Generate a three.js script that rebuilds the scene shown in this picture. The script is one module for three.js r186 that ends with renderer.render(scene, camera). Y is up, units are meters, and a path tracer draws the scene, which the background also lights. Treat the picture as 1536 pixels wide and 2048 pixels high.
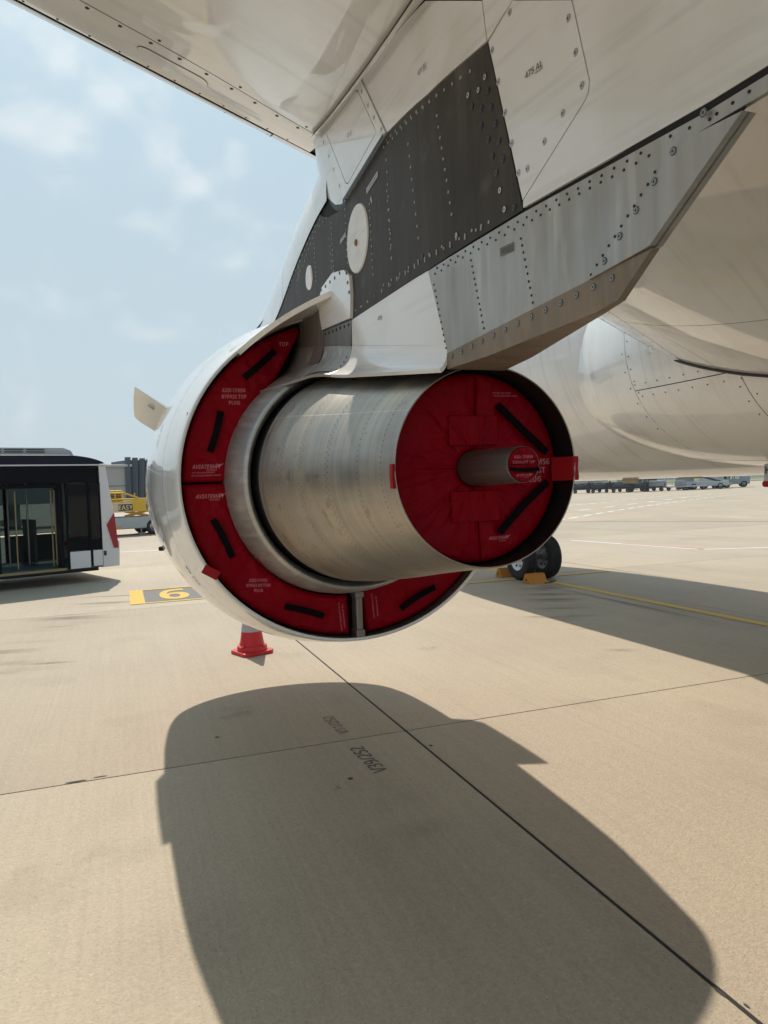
import * as THREE from 'three';
import { mergeGeometries, mergeVertices, toCreasedNormals } from 'three/addons/utils/BufferGeometryUtils.js';
import { FontLoader } from 'three/addons/loaders/FontLoader.js';
import { RoundedBoxGeometry } from 'three/addons/geometries/RoundedBoxGeometry.js';

// ------------------------------------------------------------------ camera, sky, sun, exposure
const rad = THREE.MathUtils.degToRad;
const scene = new THREE.Scene();
const camera = new THREE.PerspectiveCamera(70.45, 768 / 1024, 0.05, 6000);
camera.position.set(0, 1.87, 0);
camera.rotation.order = 'YXZ';
camera.rotation.set(rad(-1.98), rad(-19.8), rad(-2.03));
const SUN_DIR = new THREE.Vector3(0.004, 0.802, -0.597).normalize();
const sun = new THREE.DirectionalLight(new THREE.Color(1, 0.925, 0.80), 4.15);
sun.position.copy(SUN_DIR).multiplyScalar(60); sun.target.position.set(0, 0, 0);
sun.castShadow = true; sun.shadow.mapSize.set(4096, 4096); sun.shadow.radius = 1.3;
Object.assign(sun.shadow.camera, { left: -30, right: 30, top: 40, bottom: -40, near: 1, far: 160 });
scene.add(sun, sun.target);

function mulberry(a) { return () => { a |= 0; a = a + 0x6D2B79F5 | 0; let t = Math.imul(a ^ a >>> 15, 1 | a); t = t + Math.imul(t ^ t >>> 7, 61 | t) ^ t; return ((t ^ t >>> 14) >>> 0) / 4294967296; }; }
const rnd = mulberry(11);
function hash(x, y, s) { let h = Math.imul(x, 374761393) ^ Math.imul(y, 668265263) ^ Math.imul(s, 2147483647 - 58); h = Math.imul(h ^ h >>> 13, 1274126177); return ((h ^ h >>> 16) >>> 0) / 4294967296; }
function vnoise(x, y, s, px, py) {            // value noise, periodic in px, py cells when given
  const xi = Math.floor(x), yi = Math.floor(y), fx = x - xi, fy = y - yi;
  const w = (a, p) => p ? ((a % p) + p) % p : a;
  const u = fx * fx * (3 - 2 * fx), v = fy * fy * (3 - 2 * fy);
  const a = hash(w(xi, px), w(yi, py), s), b = hash(w(xi + 1, px), w(yi, py), s), c = hash(w(xi, px), w(yi + 1, py), s), d = hash(w(xi + 1, px), w(yi + 1, py), s);
  return a + (b - a) * u + (c - a) * v + (a - b - c + d) * u * v;
}
function fbm(x, y, o, s, px, py) { let a = 0.5, t = 0, n = 0; for (let i = 0; i < o; i++) { t += a * vnoise(x, y, s + i * 17, px, py); n += a; a *= 0.5; x *= 2; y *= 2; if (px) px *= 2; if (py) py *= 2; } return t / n; }
const sstep = (a, b, x) => { x = Math.min(1, Math.max(0, (x - a) / (b - a))); return x * x * (3 - 2 * x); };
const lerp = (a, b, t) => a + (b - a) * t;

{ // the sky: hazy summer blue with a bank of thin cloud low ahead
  const w = 2048, h = 1024, data = new Float32Array(w * h * 4);
  for (let j = 0; j < h; j++) {
    const el = ((j + 0.5) / h - 0.5) * Math.PI, y = Math.sin(el), ce = Math.cos(el);
    for (let i = 0; i < w; i++) {
      const az = ((i + 0.5) / w - 0.5) * 2 * Math.PI, x = Math.cos(az) * ce, z = Math.sin(az) * ce;
      let r, g, b;
      if (y < -0.03) { r = 0.42; g = 0.40; b = 0.36; }
      else {
        const t = Math.pow(Math.max(0, y), 0.6);
        r = lerp(0.60, 0.265, t); g = lerp(0.68, 0.44, t); b = lerp(0.71, 0.595, t);
        const mu = x * SUN_DIR.x + y * SUN_DIR.y + z * SUN_DIR.z;
        const glow = 0.17 * Math.pow(Math.max(0, mu), 3) + 0.55 * Math.pow(Math.max(0, mu), 24);
        r += glow * 0.96; g += glow * 1.0; b += glow * 0.90;
        if (y > 0.02) {
          const a0 = Math.atan2(x, -z), wx = fbm(a0 * 5 + 4, el * 7 + 1, 3, 31) - 0.5, wy = fbm(a0 * 5 + 9, el * 7 + 6, 3, 37) - 0.5;
          const big = fbm(a0 * 3.2 + 5.3 + wx, el * 4.6 + 2.1 + wy, 3, 5), det = fbm(a0 * 17 + wx * 1.3, el * 24 + wy * 1.3, 7, 41);
          const bank = Math.exp(-Math.pow((a0 + 0.06) / 0.17, 2) - Math.pow((el - 0.47) / 0.085, 2)) + 0.55 * Math.exp(-Math.pow((a0 - 0.10) / 0.10, 2) - Math.pow((el - 0.40) / 0.03, 2)) + 0.35 * Math.exp(-Math.pow((a0 - 0.08) / 0.09, 2) - Math.pow((el - 0.285) / 0.035, 2));
          let c = sstep(0.50, 0.88, det * 0.66 + big * 0.20 + bank * 0.22);
          c = Math.min(1, 0.62 * c * sstep(0.02, 0.12, y));
          r = lerp(r, 0.80 + glow * 0.4, c); g = lerp(g, 0.84 + glow * 0.4, c); b = lerp(b, 0.86 + glow * 0.4, c);
        }
      }
      const o = (j * w + i) * 4; data[o] = r; data[o + 1] = g; data[o + 2] = b; data[o + 3] = 1;
    }
  }
  const t = new THREE.DataTexture(data, w, h, THREE.RGBAFormat, THREE.FloatType);
  t.mapping = THREE.EquirectangularReflectionMapping; t.magFilter = THREE.LinearFilter; t.minFilter = THREE.LinearFilter; t.wrapS = THREE.RepeatWrapping; t.needsUpdate = true;
  scene.background = t; scene.environment = t;
}
scene.fog = new THREE.FogExp2(new THREE.Color(0.72, 0.78, 0.82), 0.00035);

const renderer = new THREE.WebGLRenderer({ antialias: true });
renderer.toneMapping = THREE.LinearToneMapping;
renderer.toneMappingExposure = 1.06;
renderer.shadowMap.enabled = true;

// ------------------------------------------------------------------ helpers
const names = {};
function numbered(n) { const k = names[n] = (names[n] ?? -1) + 1; return k ? `${n}_${String(k).padStart(3, '0')}` : n; }
function thing(name, label, category, pos = [0, 0, 0], turn = 0, group) {
  const o = new THREE.Group(); o.name = numbered(name); o.position.set(...pos); o.rotation.y = turn;
  o.userData = { label, category }; if (group) o.userData.group = group; scene.add(o); return o;
}
function add(parent, name, geo, mat, label) {
  if (Array.isArray(geo)) geo = merge(geo);
  const m = new THREE.Mesh(geo, mat); m.name = name; m.castShadow = m.receiveShadow = true; if (label) m.userData.label = label; parent.add(m); return m;
}
function each(parent, name, geos, mat) { return geos.map(g => add(parent, name, g, mat)); }
function grp(parent, name) { const g = new THREE.Group(); g.name = name; parent.add(g); return g; }
function merge(list) {
  return mergeGeometries(list.map(g => { g = g.index ? g.toNonIndexed() : g; for (const k of Object.keys(g.attributes)) if (!['position', 'normal', 'uv', 'color'].includes(k)) g.deleteAttribute(k); return g; }));
}
const bx = (w, h, d, x = 0, y = 0, z = 0) => new THREE.BoxGeometry(w, h, d).translate(x, y, z);
const rbx = (w, h, d, r, x = 0, y = 0, z = 0) => new RoundedBoxGeometry(w, h, d, 2, r).translate(x, y, z);
function rod(a, b, r0, r1 = r0, seg = 10) {
  const A = new THREE.Vector3(...a), B = new THREE.Vector3(...b), d = B.clone().sub(A), g = new THREE.CylinderGeometry(r1, r0, d.length(), seg);
  g.applyQuaternion(new THREE.Quaternion().setFromUnitVectors(new THREE.Vector3(0, 1, 0), d.normalize())); const m = A.add(B).multiplyScalar(0.5); return g.translate(m.x, m.y, m.z);
}
function beam(a, b, w, h) {                       // box beam from a to b
  const A = new THREE.Vector3(...a), B = new THREE.Vector3(...b), d = B.clone().sub(A), g = new THREE.BoxGeometry(w, h, d.length());
  const m = new THREE.Matrix4().lookAt(B, A, new THREE.Vector3(0, 1, 0.001)); g.applyMatrix4(m); A.add(B).multiplyScalar(0.5); return g.translate(A.x, A.y, A.z);
}
// a sheet over fn(u, v) -> [x, y, z]; its uv come from uvf or from u, v
function sheet(fn, u0, u1, nu, v0, v1, nv, uvf) {
  const p = [], t = [], ix = [];
  for (let j = 0; j <= nv; j++) for (let i = 0; i <= nu; i++) { const u = lerp(u0, u1, i / nu), v = lerp(v0, v1, j / nv); p.push(...fn(u, v)); t.push(...(uvf ? uvf(u, v) : [u, v])); }
  for (let j = 0; j < nv; j++) for (let i = 0; i < nu; i++) { const a = j * (nu + 1) + i, b = a + 1, c = a + nu + 1, d = c + 1; ix.push(a, b, d, a, d, c); }
  const g = new THREE.BufferGeometry(); g.setAttribute('position', new THREE.Float32BufferAttribute(p, 3)); g.setAttribute('uv', new THREE.Float32BufferAttribute(t, 2)); g.setIndex(ix); g.computeVertexNormals(); return g;
}
function smoothCurve(pts) {                        // monotone cubic through [x, y] pairs
  const n = pts.length, m = [];
  const s = i => (pts[i + 1][1] - pts[i][1]) / (pts[i + 1][0] - pts[i][0]);
  for (let i = 0; i < n; i++) { if (i === 0) m.push(s(0)); else if (i === n - 1) m.push(s(n - 2)); else { const a = s(i - 1), b = s(i); m.push(a * b <= 0 ? 0 : 2 * a * b / (a + b)); } }
  return x => {
    if (x <= pts[0][0]) return pts[0][1]; if (x >= pts[n - 1][0]) return pts[n - 1][1];
    let i = 0; while (x > pts[i + 1][0]) i++;
    const h = pts[i + 1][0] - pts[i][0], t = (x - pts[i][0]) / h, t2 = t * t, t3 = t2 * t;
    return (2 * t3 - 3 * t2 + 1) * pts[i][1] + (t3 - 2 * t2 + t) * h * m[i] + (-2 * t3 + 3 * t2) * pts[i + 1][1] + (t3 - t2) * h * m[i + 1];
  };
}
function dataTex(w, h, fn, srgb) {                 // fn(i, j) -> [r, g, b] in 0..1 (display values when srgb)
  const d = new Uint8Array(w * h * 4); const o = [0, 0, 0];
  for (let j = 0; j < h; j++) for (let i = 0; i < w; i++) { const c = fn(i, j, o), k = (j * w + i) * 4; d[k] = Math.max(0, Math.min(255, c[0] * 255)); d[k + 1] = Math.max(0, Math.min(255, c[1] * 255)); d[k + 2] = Math.max(0, Math.min(255, c[2] * 255)); d[k + 3] = 255; }
  const t = new THREE.DataTexture(d, w, h, THREE.RGBAFormat); t.wrapS = t.wrapT = THREE.RepeatWrapping; t.magFilter = THREE.LinearFilter; t.minFilter = THREE.LinearMipmapLinearFilter; t.generateMipmaps = true;
  if (srgb) t.colorSpace = THREE.SRGBColorSpace; t.needsUpdate = true; return t;
}
const toS = c => c <= 0.0031308 ? c * 12.92 : 1.055 * Math.pow(c, 1 / 2.4) - 0.055;
function canvasTex(w, h, draw) { const c = document.createElement('canvas'); c.width = w; c.height = h; draw(c.getContext('2d'), w, h); const t = new THREE.CanvasTexture(c); t.colorSpace = THREE.SRGBColorSpace; t.anisotropy = 8; return t; }
const std = o => new THREE.MeshStandardMaterial(o), phy = o => new THREE.MeshPhysicalMaterial(o);
const lin = (r, g, b) => new THREE.Color().setRGB(r, g, b);
const flat = (r, g, b, roughness = 0.6, metalness = 0, o = {}) => std({ color: lin(r, g, b), roughness, metalness, side: THREE.DoubleSide, ...o });

// ------------------------------------------------------------------ textures and materials
const CT = 1024;
const concreteGrain = (() => { const a = new Float32Array(2048 * 2048); for (let j = 0; j < 2048; j++) for (let i = 0; i < 2048; i++) {
  const fine = hash(i, j, 3), mid = vnoise(i / 3, j / 3, 8, 683, 683);
  const broom = vnoise(i / 2.3, j / 190, 21, 890, 11) * 0.5 + vnoise(i / 6.1, j / 420, 23, 336, 5) * 0.5;
  a[j * 2048 + i] = fine * 0.45 + mid * 0.33 + broom * 0.22; } return a; })();
function concreteTex(seed, warm) {
  const r = mulberry(seed), cracks = []; for (let k = 0; k < 5; k++) cracks.push({ x: r() * 2048, w: 0.7 + r() * 0.6, s: r() * 99 | 0, a: 0.1 + r() * 0.25, j0: r() * 1500, j1: 600 + r() * 1500 });
  return dataTex(2048, 2048, (i, j, o) => {
    const u = i / 2048, v = j / 2048, big = fbm(u * 4, v * 4, 4, seed, 4, 4), str = fbm(u * 26, v * 3, 3, seed + 9, 26, 3), st = fbm(u * 9, v * 9, 4, seed + 5, 9, 9);
    let k = 1 + (big - 0.5) * 0.20 + (str - 0.5) * 0.06 + (concreteGrain[j * 2048 + i] - 0.5) * 0.46;
    k -= 0.07 * sstep(0.62, 0.80, st);
    const hs = hash(i >> 1, j >> 1, seed + 3); if (hs > 0.9965) k *= 1.28; else if (hs < 0.0028) k *= 0.72;
    for (const c of cracks) { const x = c.x + (vnoise(j / 40, 1, c.s) - 0.5) * 12 + (vnoise(j / 7, 2, c.s) - 0.5) * 2.4, d = Math.abs(i - x); if (d < 2.2 && j > c.j0 && j < c.j0 + c.j1 && vnoise(j / 30, 5, c.s) > 0.38) k *= 1 - c.a * Math.max(0, 1 - d / (1.3 * c.w)); }
    const g = 0.012 * (big - 0.5);
    o[0] = toS(0.395 * k * warm); o[1] = toS((0.323 + g) * k); o[2] = toS(0.238 * k / warm); return o;
  }, true);
}
const concreteMaps = [concreteTex(101, 1.0), concreteTex(211, 1.015), concreteTex(307, 0.985)];
const concreteBump = dataTex(2048, 2048, (i, j, o) => { const k = concreteGrain[j * 2048 + i]; o[0] = o[1] = o[2] = k; return o; });
const concreteMats = concreteMaps.flatMap((map, i) => [1, 0.945, 1.05].map((k, n) => std({ map, color: lin(k, k * (1 - 0.006 * n), k * (1 - 0.012 * n + 0.006 * i)), bumpMap: concreteBump, bumpScale: 0.0045, roughness: 0.74 })));
const M = {
  sealant: flat(0.022, 0.02, 0.018, 0.85),
  yellow: flat(0.62, 0.40, 0.06, 0.8), whiteLine: flat(0.72, 0.70, 0.66, 0.8), redLine: flat(0.5, 0.16, 0.13, 0.8), greyPaint: flat(0.17, 0.16, 0.155, 0.85), ink: flat(0.045, 0.042, 0.04, 0.9),
  black: flat(0.008, 0.008, 0.009, 0.6), darkGap: flat(0.012, 0.012, 0.013, 0.8), rubber: flat(0.016, 0.016, 0.017, 0.75), seal: flat(0.02, 0.02, 0.022, 0.5),
  rivetDark: flat(0.03, 0.03, 0.032, 0.5, 0.5), rivetGrey: flat(0.16, 0.155, 0.15, 0.45, 0.4), rivetPale: flat(0.34, 0.33, 0.31, 0.5, 0.2),
};
// white aircraft paint: faint dirt, slightly wavy skin under a clear gloss
const dirt = dataTex(CT, CT, (i, j, o) => { const u = i / CT, v = j / CT; const a = fbm(u * 5, v * 5, 5, 60, 5, 5), s = fbm(u * 3, v * 40, 4, 63, 3, 40), sp = hash(i, j, 4); let k = 1 - 0.10 * sstep(0.45, 0.8, a) - 0.10 * sstep(0.5, 0.82, s) - (sp > 0.9993 ? 0.25 : 0); o[0] = toS(0.85 * k); o[1] = toS(0.85 * k * (1 - 0.01 * a)); o[2] = toS(0.845 * k * (1 - 0.05 * sstep(0.5, 0.8, a))); return o; }, true);
const waves = dataTex(512, 512, (i, j, o) => { const u = i / 512, v = j / 512; o[0] = o[1] = o[2] = fbm(u * 3, v * 3, 2, 90, 3, 3) * 0.75 + fbm(u * 9, v * 9, 2, 95, 9, 9) * 0.25; return o; });
const glossRough = dataTex(512, 512, (i, j, o) => { const u = i / 512, v = j / 512, a = fbm(u * 6, v * 6, 5, 33, 6, 6); o[0] = 0; o[1] = 0.75 + 0.25 * a; o[2] = 0; return o; });
function whitePaint(rep, wave = 0.004, o = {}) {
  const c = t => { const k = t.clone(); k.repeat.set(rep, rep); k.needsUpdate = true; return k; };
  return phy({ map: c(dirt), bumpMap: c(waves), bumpScale: wave, roughness: 0.42, roughnessMap: c(glossRough), clearcoat: 0.9, clearcoatRoughness: 0.06, side: THREE.DoubleSide, ...o });
}
M.white = whitePaint(0.5); M.wing = whitePaint(0.4, 0.0022, { clearcoat: 1, clearcoatRoughness: 0.025, roughness: 0.36 }); M.whiteFlat = whitePaint(0.9, 0.0012); M.whitePylon = whitePaint(0.6, 0.0016); M.whiteFus = whitePaint(0.35, 0.006);
M.whiteSatin = whitePaint(0.7, 0.0008, { clearcoat: 0.15, roughness: 0.5, clearcoatRoughness: 0.3 });
const darkTex = dataTex(CT, CT, (i, j, o) => { const u = i / CT, v = j / CT, a = fbm(u * 4, v * 4, 5, 160, 4, 4), s = fbm(u * 40, v * 3, 4, 163, 40, 3), w = fbm(u * 9, v * 9, 5, 170, 9, 9); const k = 1 + (a - 0.5) * 0.5 + (s - 0.5) * 0.45 + 0.6 * sstep(0.62, 0.85, w); o[0] = toS(0.066 * k); o[1] = toS(0.058 * k); o[2] = toS(0.049 * k); return o; }, true);
M.darkPanel = phy({ map: darkTex, roughness: 0.55, specularIntensity: 0.4, side: THREE.DoubleSide, bumpMap: waves, bumpScale: 0.001 });
// bare sheet metal: rolling streaks, stains
const metalTex = dataTex(CT, CT, (i, j, o) => { const u = i / CT, v = j / CT, a = fbm(u * 4, v * 4, 5, 260, 4, 4), s = fbm(u * 46, v * 4, 4, 263, 46, 4), st = sstep(0.56, 0.78, fbm(u * 24, v * 5, 5, 266, 24, 5)); const k = 1 + (a - 0.5) * 0.35 + (s - 0.5) * 0.28 + 0.18 * st; o[0] = toS(0.48 * k); o[1] = toS(0.465 * k); o[2] = toS(0.44 * k); return o; }, true);
const metalRough = dataTex(512, 512, (i, j, o) => { const u = i / 512, v = j / 512, a = fbm(u * 5, v * 5, 5, 360, 5, 5), s = fbm(u * 40, v * 4, 3, 363, 40, 4); o[0] = 0; o[1] = 0.42 + 0.4 * a * 0.7 + 0.2 * s; o[2] = 1; return o; });
M.metal = std({ map: metalTex, roughnessMap: metalRough, roughness: 0.85, metalness: 0.75, side: THREE.DoubleSide });
M.metalDark = std({ map: metalTex, color: lin(0.55, 0.54, 0.53), roughnessMap: metalRough, roughness: 0.8, metalness: 0.8, side: THREE.DoubleSide });
M.stained = std({ map: metalTex, color: lin(0.62, 0.52, 0.43), roughnessMap: metalRough, roughness: 0.95, metalness: 0.5, side: THREE.DoubleSide });
M.screwGrey = std({ vertexColors: true, roughness: 0.4, metalness: 0.6 });
M.silver = flat(0.55, 0.56, 0.57, 0.3, 0.8); M.steel = flat(0.4, 0.4, 0.41, 0.35, 0.9);
// exhaust nozzle skin: heat tint, hoops of rivets, smudges; u runs round, v along
const hoopV = [0.10, 0.23, 0.245, 0.40, 0.415, 0.60, 0.615, 0.80, 0.93];
const nozzleFn = (i, j, o, W, H) => {
  const u = i / W, v = j / H, band = fbm(0.5, v * 38, 4, 400, 0, 0), str = fbm(u * 5, v * 150, 3, 405, 5, 0), bl = fbm(u * 14, v * 7, 5, 410, 14, 0), sm = fbm(u * 46, v * 22, 4, 420, 46, 0), ax = fbm(u * 160, v * 5, 3, 430, 160, 0);
  let k = 1 + (band - 0.5) * 0.22 + (str - 0.5) * 0.30 + (bl - 0.5) * 0.42 + (ax - 0.5) * 0.10;
  const smud = sstep(0.62, 0.80, sm) * sstep(0.45, 0.66, bl); k *= 1 - 0.30 * smud;
  if (v < 0.05) k *= 0.94;
  let dot = 0; hoopV.forEach((h, n) => { const d = (v - h) * H, cells = 118, c = (u + n * 0.0041) * cells, f = (c - Math.floor(c) - 0.5) * W / cells; if (d * d * 1.3 + f * f < 5.5) dot = 1; });
  let seam = 0; for (const s of [0.405, 0.91]) if (Math.abs(u - s) * W < 1.6) seam = 1;
  for (const s of [0.315, 0.70]) if (Math.abs(v - s) * H < 0.9) seam = 0.5;
  return { k, dot, seam, bl, band };
};
const NW = 2048, NH = 768;
const nozzleCol = dataTex(NW, NH, (i, j, o) => { const q = nozzleFn(i, j, o, NW, NH); let k = q.k * (1 - 0.6 * q.dot) * (1 + 0.25 * (q.seam === 1) - 0.2 * (q.seam === 0.5)); const t = 0.5 + (q.bl - 0.5) * 1.4; o[0] = toS(0.425 * k); o[1] = toS(lerp(0.398, 0.372, t) * k); o[2] = toS(lerp(0.365, 0.290, t) * k); return o; }, true);
const nozzleBump = dataTex(NW, NH, (i, j, o) => { const q = nozzleFn(i, j, o, NW, NH); o[0] = o[1] = o[2] = 0.4 + 0.3 * q.dot + 0.3 * q.seam + (q.band - 0.5) * 0.25; return o; });
const nozzleRough = dataTex(NW / 2, NH / 2, (i, j, o) => { const u = i / (NW / 2), v = j / (NH / 2); o[0] = 0; o[1] = 0.33 + 0.3 * fbm(u * 20, v * 12, 5, 450, 20, 0); o[2] = 1; return o; });
M.nozzle = std({ map: nozzleCol, bumpMap: nozzleBump, bumpScale: 0.0012, roughnessMap: nozzleRough, roughness: 0.95, metalness: 0.93, side: THREE.DoubleSide });
M.cowl = std({ map: metalTex, color: lin(1.0, 1.0, 1.0), roughnessMap: metalRough, roughness: 0.75, metalness: 0.7, side: THREE.DoubleSide });
// red vinyl with folds
const vinylBump = dataTex(CT, CT, (i, j, o) => { const u = i / CT, v = j / CT; const dx = u - 0.5, dy = v - 0.5, a = Math.atan2(dy, dx), r = Math.hypot(dx, dy); const w = fbm(a * 3.2 + 10, r * 5, 4, 500), b = fbm(u * 7, v * 9, 4, 510), ridge = 1 - Math.abs(fbm(u * 6 + 3, v * 12, 3, 520) * 2 - 1), wv = hash(i, j, 6); o[0] = o[1] = o[2] = 0.40 * w + 0.26 * b + 0.24 * ridge + 0.02 * wv; return o; });
vinylBump.wrapS = vinylBump.wrapT = THREE.ClampToEdgeWrapping;
function vinyl(draw) {
  const map = canvasTex(2048, 2048, (g, W) => {
    g.fillStyle = 'rgb(142,0,22)'; g.fillRect(0, 0, W, W);
    const r = mulberry(5); for (let k = 0; k < 900; k++) { g.fillStyle = `rgba(${r() > 0.5 ? '168,6,30' : '100,0,14'},${0.03 + r() * 0.05})`; g.beginPath(); g.ellipse(r() * W, r() * W, 20 + r() * 160, 4 + r() * 26, r() * 6.3, 0, 6.3); g.fill(); }
    g.translate(W / 2, W / 2); draw && draw(g);
  });
  map.repeat.set(0.5, 0.5); map.offset.set(0.5, 0.5); map.wrapS = map.wrapT = THREE.ClampToEdgeWrapping;
  const b = vinylBump.clone(); b.repeat.set(0.5, 0.5); b.offset.set(0.5, 0.5); b.needsUpdate = true;
  return phy({ map, bumpMap: b, bumpScale: 0.05, roughness: 0.45, specularIntensity: 0.18, side: THREE.DoubleSide });
}
const PX = 1024;                                   // vinyl canvas pixels per metre, origin on the engine axis
function words(g, str, x, y, size, o = {}) {       // x, y, size in metres, y up
  g.save(); g.translate(x * PX, -y * PX); g.rotate(o.rot || 0); if (o.slant) g.transform(1, 0, -0.25, 1, 0, 0);
  g.font = `${o.bold === false ? '' : 'bold '}${Math.round(size * PX)}px sans-serif`; g.textAlign = o.align || 'center'; g.textBaseline = 'middle'; g.fillStyle = o.fill || 'rgba(206,176,176,0.74)';
  if (o.width) { const w = g.measureText(str).width; g.scale(o.width * PX / w, 1); } g.fillText(str, 0, 0); g.restore();
}
function makerMark(g, x, y, w) {                   // slanted wordmark with a small aeroplane
  words(g, 'AVIATEMA', x, y, w * 0.20, { slant: true, width: w * 0.84 });
  g.save(); g.translate((x + w * 0.50) * PX, -(y + w * 0.035) * PX); g.rotate(-0.45); g.scale(w * PX / 100, w * PX / 100); g.fillStyle = 'rgba(206,176,176,0.74)';
  g.beginPath(); g.ellipse(0, 0, 15, 2.2, 0, 0, 6.3); g.fill(); g.beginPath(); g.moveTo(3, 0); g.lineTo(-8, -12); g.lineTo(-4.5, 0); g.lineTo(-8, 11); g.fill(); g.beginPath(); g.moveTo(-11, 0); g.lineTo(-17, -6); g.lineTo(-15, 0); g.fill(); g.restore();
  words(g, 'EQUIPMENT', x + w * 0.22, y - w * 0.125, w * 0.075, { width: w * 0.36 });
}
M.strap = phy({ color: lin(0.006, 0.006, 0.007), roughness: 0.9, specularIntensity: 0.12, side: THREE.DoubleSide }); M.tab = phy({ color: lin(0.36, 0.006, 0.012), roughness: 0.45, specularIntensity: 0.5, side: THREE.DoubleSide });
M.glassDark = phy({ color: lin(0.012, 0.013, 0.016), roughness: 0.04, specularIntensity: 0.4, transmission: 0.3, thickness: 0, side: THREE.DoubleSide });
M.glass = phy({ color: lin(0.85, 0.9, 0.9), roughness: 0.03, transmission: 1, thickness: 0, side: THREE.DoubleSide });
M.busTint = phy({ color: lin(0.30, 0.36, 0.36), roughness: 0.03, transmission: 1, thickness: 0, side: THREE.DoubleSide });
M.busBlack = phy({ color: lin(0.004, 0.005, 0.008), roughness: 0.3, specularIntensity: 0.14, side: THREE.DoubleSide }); M.busWhite = flat(0.62, 0.62, 0.64, 0.35); M.busRoof = phy({ color: lin(0.008, 0.010, 0.022), roughness: 0.4, specularIntensity: 0.35 }); M.busGrey = flat(0.42, 0.44, 0.46, 0.5); M.busIn = flat(0.06, 0.075, 0.08, 0.6); M.brass = flat(0.26, 0.20, 0.10, 0.4, 0.3); M.floorTeal = flat(0.05, 0.085, 0.09, 0.55);
M.gseYellow = flat(0.66, 0.40, 0.02, 0.45); M.gseCream = flat(0.66, 0.52, 0.3, 0.55); M.gseWhite = flat(0.42, 0.43, 0.43, 0.5); M.tyre = flat(0.02, 0.02, 0.021, 0.85); M.rim = flat(0.62, 0.62, 0.63, 0.4, 0.2); M.rimGrey = flat(0.18, 0.18, 0.19, 0.5, 0.3);
M.bridge = flat(0.40, 0.39, 0.38, 0.6); M.bellows = flat(0.10, 0.12, 0.145, 0.8); M.chock = flat(0.50, 0.19, 0.012, 0.6);
M.cartDark = flat(0.05, 0.055, 0.065, 0.7); M.cartGrey = flat(0.30, 0.32, 0.35, 0.7); M.blueGrey = flat(0.10, 0.17, 0.25, 0.7); M.paleMetal = flat(0.45, 0.47, 0.48, 0.6); M.beige = flat(0.5, 0.44, 0.36, 0.6);

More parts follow.
